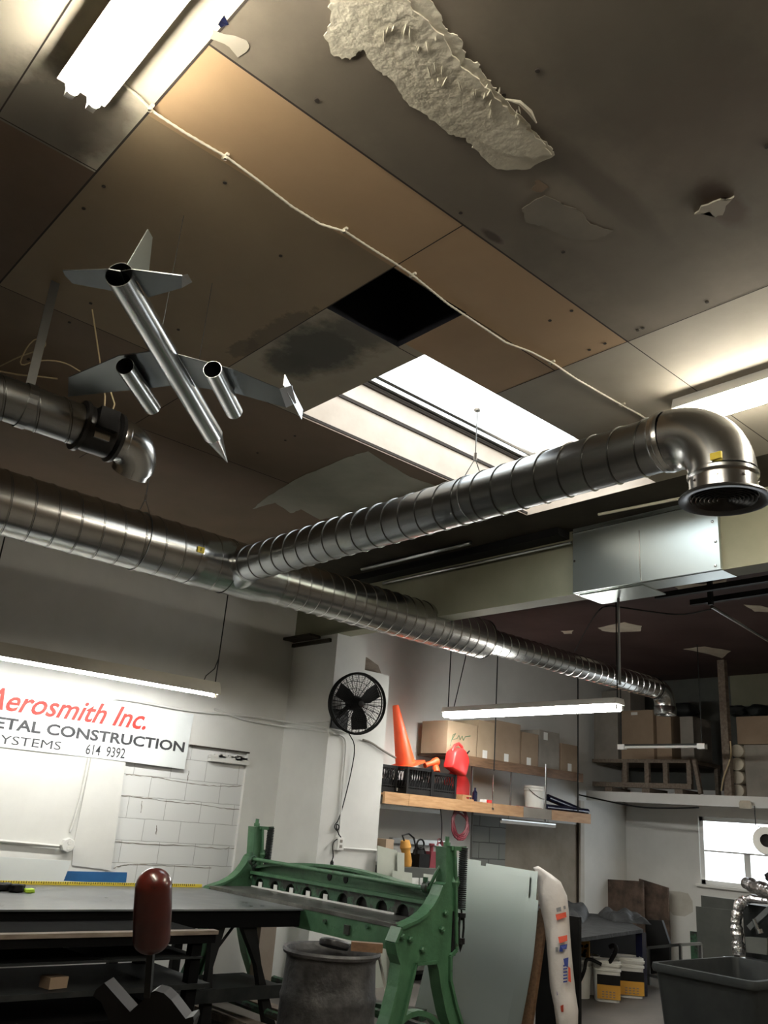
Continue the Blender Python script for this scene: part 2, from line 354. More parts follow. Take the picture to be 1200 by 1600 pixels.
# --- ceiling: boards of different tones, lamp glow and shade painted into some, with a roof-light opening and a missing board
bm = B()
xb = [X0, -.8, .48, .89, 2.165, 2.67, 2.82, 3.42, 4.75, 5.17, XB, XF+.2]; yb = [Y0, 1.40, 2.17, 2.62, 3.075, 3.13, 4.26, 5.30, W+.2]
slots = ['tan', 'olive', 'brown', 'darkbrown', 'grey', 'grey_light', 'mouldy', 'maroon', 'seam', 'void', 'shade_dark', 'pale']
S = {k: i for i, k in enumerate(slots)}
def pick(x, y):
    if x > XB: return 'maroon'
    if x > 5.17 and y > 2.17: return 'shade_dark'
    if x > 4.75 and y > 4.26: return 'shade_dark'
    if 2.82 < x < 5.17 and 3.075 < y < 4.26: return None
    if 2.165 < x < 2.67 and 2.62 < y < 3.13: return None
    if x < .89:
        return 'pale' if y < 3.075 and x > -.8 else ('grey' if y < 3.075 else 'darkbrown')
    if y < 2.17: return 'grey' if x < 3.42 else 'grey_light' if y > 1.4 else 'grey'
    if y < 2.62: return 'tan' if x < 3.42 else 'grey_light'
    if y < 3.075 and x > 2.165: return 'tan' if x < 3.42 else 'grey_light'
    if y < 4.26:
        if x < 2.165: return 'olive'
        if x < 2.82: return 'mouldy'
        return 'brown'
    return 'brown'
for i in range(len(xb)-1):
    for j in range(len(yb)-1):
        k = pick((xb[i]+xb[i+1])/2, (yb[j]+yb[j+1])/2)
        if k: quad(bm, ((xb[i], yb[j], H), (xb[i], yb[j+1], H), (xb[i+1], yb[j+1], H), (xb[i+1], yb[j], H)), S[k])
def seam(a, b, wd=.007):
    a = V((*a, H-.001)); b = V((*b, H-.001)); s = (b-a).normalized().cross(V((0, 0, 1)))*wd/2
    quad(bm, (a-s, b-s, b+s, a+s), S['seam'])
for a, b in (((.89, Y0), (.89, W)), ((.89, 2.17), (3.42, 2.17)), ((2.165, 2.17), (2.165, 5.3)), ((3.42, 1.0), (3.42, 3.07)), ((X0, 3.06), (.89, 3.06)), ((.48, Y0), (.48, 4.9)),
             ((X0, 4.26), (2.82, 4.26)), ((2.67, 3.13), (2.82, 3.13)), ((3.42, 2.17), (5.6, 2.17)), ((2.165, 4.26), (2.165, 6.2)), ((1.2, -.4), (3.4, -.4)), ((.89, 5.3), (5.6, 5.3)), ((2.165, 2.62), (3.42, 2.64)), ((3.9, Y0), (3.9, 1.5))):
    seam(a, b, .006 if a[0] != .89 else .009)
# screw heads along the boards
for k in range(60):
    x = random.choice((.95, 1.3, 1.75, 2.10, 2.22, 2.6, 3.0, 3.36, 3.6)); y = random.uniform(.3, 5.2)
    if 2.1 < x < 5.1 and 2.55 < y < 4.3: continue
    lathe(bm, [(.009, 0), (.009, -.003), (0, -.003)], (x, y, H), n=8, mi=S['seam'])
# recess above the missing board, and the shaft sides
x1, x2, y1, y2 = 2.165, 2.67, 2.62, 3.13
for q in (((x1, y1), (x2, y1)), ((x2, y1), (x2, y2)), ((x2, y2), (x1, y2)), ((x1, y2), (x1, y1))):
    quad(bm, ((*q[0], H), (*q[1], H), (*q[1], H+.5), (*q[0], H+.5)), S['void'])
quad(bm, ((x1, y1, H+.5), (x2, y1, H+.5), (x2, y2, H+.5), (x1, y2, H+.5)), S['void'])
struct('ceiling', bm, slots)
for x_, y_, rx_, ry_, c_, k_ in ((500, 545, .22, .28, (.055, .055, .042), 'mouldy'), (455, 570, .16, .14, (.07, .068, .05), 'mouldy'), (560, 520, .2, .1, (.12, .11, .085), 'mouldy')):
    q_ = onZ(x_, y_, H); stain(MT[k_], (q_.x, q_.y, H), (rx_, ry_, .5), c_, .9, 9, .6, .3)
for x_, y_, rx_, ry_, c_, a_ in ((1000, 90, .5, .3, (.10, .085, .065), .6), (880, 330, .35, .12, (.26, .225, .175), .6), (950, 300, .4, .06, (.10, .08, .06), .7), (1110, 200, .3, .3, (.12, .09, .07), .5), (560, 120, .2, .3, (.12, .10, .075), .6), (700, 260, .5, .2, (.125, .105, .08), .6), (1130, 320, .16, .06, (.08, .05, .035), .8), (770, 370, .06, .02, (.05, .035, .025), .9), (1000, 420, .5, .2, (.13, .11, .085), .5)):
    q_ = onZ(x_, y_, H); stain(MT['grey'], (q_.x, q_.y, H), (rx_, ry_, .5), c_, a_, 5, .5, .3)
for x_, y_, rx_, ry_, c_, a_ in ((60, 190, .2, .35, (.10, .085, .065), .8), (150, 200, .12, .2, (.13, .11, .085), .7)):
    q_ = onZ(x_, y_, H); stain(MT['pale'], (q_.x, q_.y, H), (rx_, ry_, .5), c_, a_, 7, .5, .25)
for x_, y_, rx_, ry_ in ((440, 520, .1, .3), (380, 545, .07, .12)):
    q_ = onZ(x_, y_, H); stain(MT['olive'], (q_.x, q_.y, H), (rx_, ry_, .5), (.12, .09, .055), .7, 14, .8, .12)
# --- skylight shaft + glazing
ZT = 4.56
x1, x2, y1, y2 = 2.82, 5.17, 3.075, 4.26
bm = B(); tk = .06
box(bm, (x1-tk, y2, H+.002), (x2+tk, y2+tk, ZT)); box(bm, (x1-tk, y1-tk, H+.002), (x2+tk, y1, ZT-.3))
box(bm, (x1-tk, y1, H+.002), (x1, y2, ZT)); box(bm, (x2, y1, H+.002), (x2+tk, y2, ZT))
sh = struct('window_1', bm, 'cream')
bm = B()
box(bm, (x1, y2-.012, H+.265), (x2, y2+.001, H+.29)); box(bm, (x1, y2-.02, ZT-.12), (x2, y2, ZT-.10)); box(bm, (x1+.02, y2-.008, H+.01), (x2, y2+.001, H+.03))
struct('dark_joint', bm, 'seam', parent=sh)
bm = B(); tube(bm, [(x1, y2-.05, ZT-.03), (x2, y2-.05, ZT-.03)], .028, 12); box(bm, (x1, y2-.06, ZT-.09), (x2, y2-.002, ZT-.06)); struct('frame', bm, 'galv', parent=sh)
bm = B(); quad(bm, ((x1, y1-.05, ZT-.28), (x2, y1-.05, ZT-.28), (x2, y2, ZT), (x1, y2, ZT))); struct('pane', bm, 'glazing', parent=sh)
# --- back wall (with the block infill set 3 cm back), bare grey block bay and old concrete door panel
bm = B()
bl = onY(197, 1190, W); br_ = onY(388, 1176, W); bb = onY(362, 1380, W)
bx0, bx1, bz1, bz0 = bl.x-.02, (br_.x+bb.x)/2, onY(330, 1168, W).z, .55
gx0, gx1 = onY(738, 1310, W).x, onY(790, 1310, W).x; gz1 = onY(760, 1275, W).z
dx1 = onY(903, 1330, W).x; dz1 = gz1
xs = sorted([X0, bx0, bx1, gx0, gx1, dx1, XF]); zs = sorted([0, bz0, bz1, gz1, H])
for i in range(len(xs)-1):
    for j in range(len(zs)-1):
        cx, cz = (xs[i]+xs[i+1])/2, (zs[j]+zs[j+1])/2; mi = 0
        if bx0 < cx < bx1 and bz0 < cz < bz1: continue
        if gx0 < cx < gx1 and cz < gz1: mi = 2
        if gx1 < cx < dx1 and cz < dz1: mi = 3
        quad(bm, ((xs[i], W, zs[j]), (xs[i+1], W, zs[j]), (xs[i+1], W, zs[j+1]), (xs[i], W, zs[j+1])), mi)
q = W+.035
quad(bm, ((bx0, q, bz0), (bx1, q, bz0), (bx1, q, bz1), (bx0, q, bz1)), 1)
for a, b in (((bx0, bz0), (bx1, bz0)), ((bx1, bz0), (bx1, bz1)), ((bx1, bz1), (bx0, bz1)), ((bx0, bz1), (bx0, bz0))):
    quad(bm, ((a[0], W, a[1]), (b[0], W, b[1]), (b[0], q, b[1]), (a[0], q, a[1])), 0)
# fine dark line painting the recess's shadow above the infill
box(bm, (onY(297, 1165, W).x, W-.002, bz1-.012), (bx1+.02, W+.001, bz1+.004), mi=4)
wb_ = struct('wall_back', bm, ['white', 'block', 'block_grey', 'concrete', 'seam'])
random.seed(21)
for pts in (((388, 1192), (384, 1215), (379, 1236), (377, 1258)), ((372, 1290), (369, 1322)), ((197, 1210), (215, 1211), (240, 1214), (262, 1218)), ((190, 1243), (225, 1247), (260, 1252), (300, 1256), (345, 1262), (375, 1265)), ((262, 1218), (300, 1224), (340, 1229), (376, 1228)), ((222, 1252), (220, 1270)), ((245, 1290), (244, 1304)), ((295, 1205), (293, 1220)), ((173, 1315), (215, 1318), (300, 1322), (345, 1326), (368, 1325)), ((178, 1356), (190, 1352), (215, 1350), (270, 1353), (330, 1356))):
    bm = B(); P = []
    for (ax, ay), (bx_, by_) in zip(pts, pts[1:]):
        for k in range(6): P.append(onY(ax+(bx_-ax)*k/6+random.uniform(-.6, .6), ay+(by_-ay)*k/6+random.uniform(-.8, .8), q-.001))
    P.append(onY(*pts[-1], q-.001)); tube(bm, P, [random.uniform(.0015, .005) for _ in P], 5); struct('crack', bm, 'card_grey', parent=wb_)
# --- window wall at the far right
bm = B()
wy1 = 6.87; wy0 = 4.0; wz0 = 1.06; wz1 = 1.98
ys = sorted([Y0, wy0, wy1, W]); zs = [0, wz0, wz1, 2.35, H]
for i in range(3):
    for j in range(4):
        cy, cz = (ys[i]+ys[i+1])/2, (zs[j]+zs[j+1])/2
        if wy0 < cy < wy1 and wz0 < cz < wz1: continue
        quad(bm, ((XF, ys[i], zs[j]), (XF, ys[i+1], zs[j]), (XF, ys[i+1], zs[j+1]), (XF, ys[i], zs[j+1])), 0 if cz < 2.35 else 1)
for a, b in (((wy0, wz0), (wy1, wz0)), ((wy1, wz0), (wy1, wz1)), ((wy1, wz1), (wy0, wz1)), ((wy0, wz1), (wy0, wz0))):
    quad(bm, ((XF, a[0], a[1]), (XF, b[0], b[1]), (XF+.2, b[0], b[1]), (XF+.2, a[0], a[1])), 0)
struct('wall_right', bm, ['white', 'panel_green'])
bm = B(); xw = XF+.06
for y in (wy0+.03, wy1-.03): box(bm, (xw-.03, y-.03, wz0), (xw+.03, y+.03, wz1))
for z in (wz0+.03, wz1-.03): box(bm, (xw-.03, wy0, z-.03), (xw+.03, wy1, z+.03))
zm = onX(1150, 1333, XF).z; ym = onX(1167, 1365, XF).y
box(bm, (xw-.025, wy0, zm-.012), (xw+.025, wy1, zm+.012)); box(bm, (xw-.025, ym-.045, wz0), (xw+.025, ym+.045, zm))
box(bm, (XF-.06, wy0-.05, wz0-.035), (XF+.05, wy1+.05, wz0))
wn = struct('window_2', bm, 'white_gloss')
bm = B(); quad(bm, ((xw, wy0, wz0), (xw, wy1, wz0), (xw, wy1, wz1), (xw, wy0, wz1))); struct('pane', bm, 'glazing', parent=wn)
bm = B(); quad(bm, ((X0, Y0, 0), (X0, W, 0), (X0, W, H), (X0, Y0, H))); struct('wall_left', bm, 'brown')
bm = B(); quad(bm, ((X0, Y0, 0), (XF, Y0, 0), (XF, Y0, H), (X0, Y0, H))); struct('wall_front', bm, 'brown')
# --- beam across the ceiling
zb = onX(840, 938, XB).z
bm = B(); box(bm, (XB, Y0, zb), (XB+.16, W, H)); box(bm, (XB-.015, Y0, zb-.004), (XB+.18, W, zb+.022)); struct('trim_1', bm, 'beam')
# --- column under the beam: a side face and a front face, stepped at the top right
cy = onX(513, 1147, XB).y; cxr = onY(602, 1147, cy).x; cxn = onY(573, 1010, cy).x
zst = onY(611, 1056, cy).z
bm = B(); zc = zb-.004
box(bm, (XB, cy, 0), (cxr, W, zst)); box(bm, (XB, cy, zst), (cxn, W, zc))
box(bm, (XB-.03, cy-.004, zst-.62), (XB+.01, W, zst-.61))
col_ = struct('trim_2', bm, 'white')
bm = B(); a = onY(577, 1024, cy).z
prism(bm, [(cxn+.002, cy+.12, zst+.002), (cxr-.005, cy+.12, zst+.002), (cxr-.08, cy+.12, a-.06), (cxn+.12, cy+.12, a), (cxn+.002, cy+.12, a)], (0, W-cy-.13, 0)); obj('dark_recess_block', bm, 'old_wood', col_, smooth=False)  # dark block drawn in place of the open recess beside the column
# dark pieces added for the beam's shaded underside, left of the column
bm = B(); box(bm, (XB-.16, W-.5, zb-.03), (XB-.002, W-.002, zb)); box(bm, (XB-.03, cy+.1, zb-.09), (XB+.0, W, zb-.05)); struct('trim_3', bm, 'shade_dark')
# --- door post at the end of the concrete bay
bm = B(); xp = onY(904, 1350, W).x; box(bm, (xp-.03, W-.06, 0), (xp+.06, W-.003, 2.07)); box(bm, (xp-.05, W-.03, 0), (xp-.03, W-.003, 1.9), mi=1); struct('trim_4', bm, ['stain', 'seam'])

# ================================================================== LAMPS
def batten(name, label, a, b, wid=.11, hgt=.06, tubes=2, m='white_gloss', glow='tube', group=None, gap=.05, drop=.02, rad=.0165, hood=False):
    """strip lamp: a, b ends of the housing's underside centre line"""
    a = V(a); b = V(b); d = (b-a).normalized(); s = d.cross(V((0, 0, 1))).normalized()
    t_ = thing(name, label, 'lamp', (a+b)/2, group)
    bm = B()
    if hood:   # sloping reflector hood
        for p in (a, b): pass
        pr = [(-.04, .115), (.04, .115), (.085, .0), (.08, -.003), (.035, .105), (-.035, .105), (-.08, -.003), (-.085, .0)]
        prism(bm, [a+s*x+V((0, 0, z)) for x, z in pr], b-a)
        for p, q in ((a, a+d*.012), (b-d*.012, b)): prism(bm, [p+s*x+V((0, 0, z)) for x, z in ((-.04, .115), (.04, .115), (.083, 0), (-.083, 0))], q-p)
    else:
        prism(bm, [a+s*x+V((0, 0, z)) for x, z in ((-wid/2, 0), (-wid/2*.8, hgt), (wid/2*.8, hgt), (wid/2, 0))], b-a)
    obj('housing', bm, m, t_, smooth=False)
    offs = [0] if tubes == 1 else [-gap, gap]
    for o_ in offs:
        bm = B(); p = a+s*o_-V((0, 0, drop)); q = b+s*o_-V((0, 0, drop)); tube(bm, [p+d*.035, q-d*.035], rad, 14)
        tb = obj('tube', bm, glow, t_)
        bm = B()
        for e, k in ((p, 1), (q, -1)):
            bar(bm, e+d*.004*k, e+d*.035*k, .03, .045)
        obj('lamp_holder', bm, 'white_gloss', tb)
    return t_
# overhead twin lamp, top left; it runs towards and past the camera
L1 = onZ(125, 152, H-.09)
batten('strip_lamp', 'large glowing twin-tube strip lamp on the ceiling above the metal aeroplane', (L1.x, L1.y-2.44, H-.07), (L1.x, L1.y, H-.07), wid=.18, hgt=.068, glow='tube_warm', gap=.04, drop=.035, rad=.025)
R1 = onZ(1098, 642, H-.09)
batten('strip_lamp', 'glowing strip lamp on the ceiling behind the duct elbow with the black diffuser', (R1.x, R1.y-2.30, H-.07), (R1.x, R1.y+.14, H-.07), wid=.2, hgt=.068, glow='tube_warm', gap=.05, drop=.035, rad=.026)
# wall lamp above the sign
YL = 7.25
a = onY(338, 1086, YL); z = a.z
t_ = batten('strip_lamp', 'long hooded strip lamp hung in front of the lettered sign', (a.x-2.44, YL, z), (a.x, YL, z), m='beige', glow='tube_wall', tubes=1, hood=True, drop=.004)
bm = B(); c_ = onY(338, 1076, YL); tp = onY(358, 930, YL)
for x in (c_.x-.02, c_.x-2.2): tube(bm, [(x, YL, z+.06), (x, YL, H)], .006, 6)
tube(bm, [(c_.x-.16, YL, z+.07), (c_.x-.13, YL, z+.16), (c_.x-.05, YL, z+.24), (c_.x-.022, YL, z+.34), (c_.x-.018, YL, z+.9)], .005, 6)
obj('hanging_rod', bm, 'dark_steel', t_)
# suspended lamp over the shelf: runs across the view
xh = 7.48; pa = onX(697, 1114, xh); pb = onX(969, 1107, xh); zz = (pa.z+pb.z)/2
t_ = batten('strip_lamp', 'glowing white strip lamp hung level above the boxes on the shelf', (xh, pa.y, zz+.02), (xh, pb.y, zz+.02), wid=.17, hgt=.06, drop=.028, gap=.05, rad=.034)
bm = B(); tube(bm, [(xh, pa.y-.03, zz+.07), (xh, pa.y-.03, H)], .007, 6); tube(bm, [(xh, pb.y+.03, zz+.07), (xh, pb.y+.03, H)], .007, 6)
e = onX(728, 1025, xh); tube(bm, [(xh, pa.y-.12, zz+.06), (xh, e.y, e.z), (xh, e.y-.1, H)], .006, 6); obj('hanging_rod', bm, 'dark_steel', t_)
# unlit lamp near the loft
xd = 10.2; pa = onX(967, 1167, xd); pb = onX(1103, 1167, xd); zz = (pa.z+pb.z)/2
t_ = thing('unlit_strip_lamp', 'bare unlit tube lamp with white end caps hung before the dark loft', 'lamp', (xd, (pa.y+pb.y)/2, zz))
bm = B(); tube(bm, [(xd, pa.y-.05, zz), (xd, pb.y+.05, zz)], .018, 10); obj('tube', bm, 'tube_off', t_)
for p, s_ in ((pa, -1), (pb, 1)):
    bm = B(); box(bm, (xd-.035, min(p.y, p.y+s_*.1), zz-.03), (xd+.035, max(p.y, p.y+s_*.1), zz+.035)); obj('end_cap', bm, 'white_gloss', t_)
bm = B(); box(bm, (xd-.02, pb.y, zz+.02), (xd+.02, pa.y, zz+.035)); obj('backing_channel', bm, 'dark_steel', t_)
bm = B(); tube(bm, [(xd, pa.y-.04, zz+.03), (xd, pa.y-.04, H)], .008, 6); tube(bm, [(xd, pb.y+.05, zz+.03), (xd, pb.y+.05, H)], .007, 6); obj('hanging_rod', bm, 'dark_steel', t_)
# added strip lamp over the unseen front of the shop, for fill
for x, y in ((8.8, -.6),):
    batten('strip_lamp', 'added unseen strip lamp on the ceiling over the front half of the shop', (x, y-1.22, H-.07), (x, y+1.22, H-.07), glow='tube_warm', group='added unseen lamps over the front of the shop', rad=.02)

# ================================================================== MAIN AND BRANCH DUCT
DY, DZ = 5.95, 3.406; DX = 3.50
dt = thing('ventilation_duct', 'large spiral galvanised steel duct run crossing under the ceiling with one side branch', 'duct', (DX, DY, DZ-.22))
bm = B(); spiral(bm, (-1.6, DY, DZ), (3.42, DY, DZ), .222, .165); obj('wide_pipe', bm, ['galv_warm', 'groove'], dt)
bm = B(); spiral(bm, (3.85, DY, DZ), (6.55, DY, DZ), .2, .125); lathe(bm, [(.2, 0), (.198, .012), (.188, .02), (.128, .022)], (6.55, DY, DZ), (1, 0, 0), 48); obj('middle_pipe', bm, ['galv_warm', 'groove'], dt)
bm = B(); x9 = onY(1045, 1085, DY).x
# the tee with its welded saddle
lathe(bm, [(.225, -.42), (.2275, -.41), (.2275, -.36), (.225, -.35), (.222, .25), (.205, .36), (.202, .44)], (DX, DY, DZ), (1, 0, 0), 48)
lathe(bm, [(.19, .12), (.165, .18), (.145, .215), (.143, .26)], (DX, DY, DZ), (0, -1, 0), 48); obj('tee', bm, 'galv', dt)
x8 = x9-.30
bm = B(); spiral(bm, (6.56, DY, DZ), (x8, DY, DZ), .127, .125, 40); np_ = obj('narrow_pipe', bm, ['galv', 'groove'], dt)
bm = B(); seg_elbow(bm, V((x8, DY, DZ-.2)), V((0, 0, 1)), V((1, 0, 0)), .2, .13); lathe(bm, [(.132, .2), (.138, .21), (.138, .30), (.13, .31), (.12, .30)], (x8+.2, DY, DZ), (0, 0, -1), 36)
lathe(bm, [(.134, -.02), (.136, 0), (.134, .02)], (x8, DY, DZ), (1, 0, 0), 36); obj('end_elbow', bm, 'galv', np_)
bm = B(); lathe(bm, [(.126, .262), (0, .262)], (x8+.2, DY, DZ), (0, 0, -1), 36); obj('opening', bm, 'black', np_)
ye = 2.00
bm = B(); spiral(bm, (DX, DY-.2, DZ), (DX, ye, DZ), .140, .155, 48, hand=-1); bp_ = obj('branch_pipe', bm, ['galv_dark', 'groove'], dt)
Rb = .24
bm = B(); c0 = V((DX, ye-.02, DZ-Rb)); seg_elbow(bm, c0, V((0, 0, 1)), V((0, -1, 0)), Rb, [.150]*13, n=12, m=48)
lathe(bm, [(.142, -.03), (.150, -.02), (.150, 0), (.155, .005), (.155, .02), (.150, .03)], (DX, ye+.02, DZ), (0, -1, 0), 48)
lathe(bm, [(.150, 0), (.157, .005), (.157, .02), (.150, .03), (.148, .04)], (DX, ye-.02-Rb, DZ-Rb), (0, 0, -1), 48)
obj('elbow', bm, 'galv', bp_)
zc_ = DZ-Rb-.025
bm = B(); lathe(bm, [(.149, 0), (.149, .09), (.145, .09)], (DX, ye-.02-Rb, zc_), (0, 0, -1), 48)
for k in range(8):
    th = k*PI/4+.3; p = V((DX+.149*math.cos(th), ye-.02-Rb+.149*math.sin(th), zc_-.03)); lathe(bm, [(.007, 0), (.006, .005), (0, .006)], p, (math.cos(th), math.sin(th), 0), 8)
obj('outlet_collar', bm, 'bright', bp_)
bm = B(); cd = V((DX, ye-.02-Rb, zc_-.07)); lathe(bm, [(.146, 0), (.15, .012), (.192, .022), (.20, .034), (.198, .040), (.175, .04), (.152, .026), (.150, .01)], cd, (0, 0, -1), 56)
for k in range(1, 8):
    r = .148*k/8; lathe(bm, [(r-.003, .012), (r+.011, .036), (r+.013, .034), (r, .012)], cd, (0, 0, -1), 40)
for k in range(3):
    th = k*PI/3; bar(bm, cd+V((math.cos(th)*.146, math.sin(th)*.146, -.012)), cd-V((math.cos(th)*.146, math.sin(th)*.146, .012)), .008, .01)
lathe(bm, [(.146, .0), (0, .0)], cd, (0, 0, -1), 40)
obj('diffuser', bm, 'black_gloss', bp_)
# yellow stickers
def sticker(pr, px_, py_, cent, axis, rad, w_, h_, nm='sticker'):
    d = ray(px_, py_)
    # first hit of the sight line with the cylinder
    a_ = V(axis); o_ = CAM-V(cent); dd = d-a_*d.dot(a_); oo = o_-a_*o_.dot(a_)
    A_ = dd.dot(dd); B_ = 2*dd.dot(oo); C_ = oo.dot(oo)-rad*rad; t0 = (-B_-math.sqrt(max(0, B_*B_-4*A_*C_)))/2/A_
    p = CAM+d*t0; r_ = p-V(cent); r_ -= a_*r_.dot(a_); r_.normalize(); s_ = a_.cross(r_); bm = B()
    prism(bm, [p+a_*w_/2*i+s_*h_/2*j+r_*.002 for i, j in ((-1, -1), (1, -1), (1, 1), (-1, 1))], r_*.002)
    o1 = obj(nm, bm, 'yellow', pr, smooth=False)
    bm = B()
    for k in range(3): prism(bm, [p+a_*(w_*.06*k-w_*.1+w_*.02*i)+s_*h_*.3*j+r_*.0045 for i, j in ((-1, -1), (1, -1), (1, 1), (-1, 1))], r_*.0004)
    return o1, bm
o1, bm = sticker(dt, 314, 859, (DX, DY, DZ), (1, 0, 0), .2285, .06, .045); obj('print', bm, 'ink_black', o1, smooth=False)
bm = B(); p0 = onX(1120, 713, DX-.152)
prism(bm, [p0+V((0, i*.026, j*.016)) for i, j in ((-1, -1), (1, -1), (1, 1), (-1, 1))], (-.012, 0, 0)); st = obj('sticker', bm, 'yellow', bp_, smooth=False)
# hanger wires round the ducts
def wire(label, px_top, ax, v, c, d, rad):
    bm = B(); c = V(c); top = V((c.x, c.y, H)); cl = V((c.x, c.y, c.z+rad+.12))
    tube(bm, [top, cl], .0035, 6)
    x = V(d).cross(V((0, 0, 1)))
    for s_ in (-1, 1): tube(bm, [cl, c+x*s_*rad*.62+V((0, 0, rad*.79))], .003, 5)
    n = 40; tube(bm, [c+(x*math.cos(2*PI*k/n)+V((0, 0, 1))*math.sin(2*PI*k/n))*(rad+.004) for k in range(n)], .003, 5, closed=True)
    t_ = obj('hanger_wire', bm, 'galv_dark', dt); t_['label'] = label
    bm = B(); tube(bm, [cl+V((0, 0, -.012)), cl+V((0, 0, .035))], .010, 8); obj('clamp', bm, 'bright', t_)
    bm = B(); lathe(bm, [(.022, 0), (.02, -.012), (0, -.012)], top, n=10); obj('ceiling_anchor', bm, 'galv', t_)
wx = onY(228, 775, DY).x; wire('thin hanger wire on the wide duct left of the yellow sticker', None, 0, 0, (wx, DY, DZ), (1, 0, 0), .223)
wx = onY(686, 935, DY).x; wire('thin hanger wire holding the duct before it narrows', None, 0, 0, (wx, DY, DZ), (1, 0, 0), .201)
wy = onX(742, 730, DX).y; wire('thin hanger wire on the side branch below the bright skylight', None, 0, 0, (DX, wy, DZ), (0, 1, 0), .141)

# ================================================================== SMALL DUCT WITH INLINE FAN
SY, SZ = 4.0, 1.55+.436*4.0; SR = .105
sd = thing('exhaust_duct', 'small dull duct at the left edge with black inline fan and shiny elbow', 'duct', (1.2, SY, SZ-SR))
xa = onY(122, 655, SY).x; xb_ = onY(180, 682, SY).x; xe = onY(190, 688, SY).x
bm = B(); spiral(bm, (-1.2, SY, SZ), (xa, SY, SZ), SR, .16, 40, ridge=.003); obj('pipe', bm, ['galv_dark', 'groove'], sd)
bm = B(); lathe(bm, [(SR, 0), (SR+.025, .004), (SR+.027, .022), (SR+.004, .03), (SR+.012, .05), (SR+.012, xb_-xa-.03), (SR+.004, xb_-xa-.02), (SR+.027, xb_-xa-.012), (SR+.025, xb_-xa+.006), (SR-.01, xb_-xa+.01)], (xa, SY, SZ), (1, 0, 0), 40); fh = obj('fan_housing', bm, 'black_gloss', sd)
bm = B(); xm = (xa+xb_)/2; bx = [(xm-.05, SY-SR-.045, SZ-.03), (xm+.05, SY-SR+.03, SZ+.08)]; box(bm, *bx); obj('wiring_box', bm, 'black', fh, smooth=False)
bm = B(); box(bm, (xm-.045, SY-SR-.004, SZ-.075), (xm+.035, SY-SR+.02, SZ-.04)); obj('rating_label', bm, 'galv', fh, smooth=False)
bm = B(); lathe(bm, [(SR-.012, 0), (SR-.012, xe-xb_+.02)], (xb_, SY, SZ), (1, 0, 0), 40); obj('collar', bm, 'bright', sd)
bm = B(); RB = .115; dn = V((0, .62, -.785)); seg_elbow(bm, V((xe, SY, SZ))+dn*RB, -dn, V((1, 0, 0)), RB, SR+.006, m=36); lathe(bm, [(SR+.004, -.02), (SR+.008, -.01), (SR+.008, .01), (SR, .02)], (xe-.005, SY, SZ), (1, 0, 0), 36)
lathe(bm, [(SR, RB), (SR, RB+.01), (SR-.006, RB+.012), (SR-.006, RB+.04), (SR-.01, RB+.04), (SR-.01, RB)], (xe+RB, SY, SZ), dn, 36); obj('elbow', bm, 'galv', sd)
sx = onY(38, 640, SY).x
bm = B(); tpx = onZ(60, 475, H); box(bm, (sx-.022, SY-.001, SZ+SR), (sx+.022, SY+.002, H)); n = 28
for k in range(n):
    a0, a1 = 2*PI*k/n, 2*PI*(k+1)/n; r0 = SR+.004; r1 = SR+.007
    p = [V((0, math.cos(a_)*r_, math.sin(a_)*r_)) for a_, r_ in ((a0, r0), (a1, r0), (a1, r1), (a0, r1))]
    prism(bm, [V((sx-.022, SY, SZ))+q_ for q_ in p], (.044, 0, 0))
obj('strap', bm, 'galv_dark', sd, smooth=False)
bm = B(); b0 = V((xm-.02, SY-SR, SZ+.08))
tube(bm, [b0, b0+V((-.01, 0, .07)), b0+V((-.03, .05, .2)), (b0.x-.1, SY+.1, H)], .004, 6); tube(bm, [b0+V((.04, 0, 0)), b0+V((.045, 0, .05)), b0+V((-.0, 0, .13)), b0+V((-.03, .05, .2))], .004, 6); obj('cable', bm, 'rope', fh)
def cable(name, label, pts, r=.004, m='rope', cat='cable', n=6, **k):
    # smooth the corners a little
    P = [V(p) for p in pts]
    for _ in range(2):
        Q = [P[0]]
        for a_, b_ in zip(P, P[1:]): Q += [a_*.75+b_*.25, a_*.25+b_*.75]
        Q.append(P[-1]); P = Q
    bm = B(); tube(bm, P, r, n); return tag(obj(name, bm, m), label, cat, **k)
cable('loose_cable', 'yellowed cable looping on the ceiling above the small dull duct', [onZ(0, 572, H-.02), onZ(35, 555, H-.05), onZ(70, 545, H-.02), onZ(72, 532, H-.01), onZ(50, 528, H-.01), onZ(25, 575, H-.12), onZ(60, 562, H-.06), onZ(100, 565, H-.03), onZ(125, 580, H-.005)])
cable('loose_cable', 'yellowed cable lying straight beside the small dull duct', [onZ(0, 580, H-.03), onZ(30, 586, H-.03), onZ(60, 588, H-.02), onZ(90, 592, H-.01)], .005)

# ================================================================== METAL AEROPLANE
AZ = 3.35
def az(x, y, z=AZ): return onZ(x, y, z)
A0 = az(186, 429); A1 = az(332, 678); Fd = (A1-A0).normalized(); Sd = Fd.cross(V((0, 0, 1)))
ap = thing('model_aeroplane', 'sheet metal jet aeroplane with two underwing tubes hung below the ceiling', 'model', (A0+A1)/2)
fr = .052; L = (A1-A0).length; nose = az(355, 722, AZ-.02)
bm = B()
lathe(bm, [(fr, 0), (fr, L), (fr-.002, L), (fr-.002, 0), (fr, 0)], A0, Fd, 36)
fu_ = obj('fuselage', bm, 'galv', ap)
bm = B(); lathe(bm, [(fr-.0025, .004), (fr-.0025, L-.01)], A0, Fd, 32); obj('inner_dark', bm, 'black', fu_)  # black sleeve added so the tube's inside looks dark
bm = B(); lathe(bm, [(fr, 0), (fr*.8, .05), (.003, (nose-A1).length), (0, (nose-A1).length)], A1, (nose-A1), 24); obj('nose_cone', bm, 'galv_dark', ap)
def plate(bm, pts, th=.004, up=V((0, 0, 1))): prism(bm, [V(p) for p in pts], up*th)
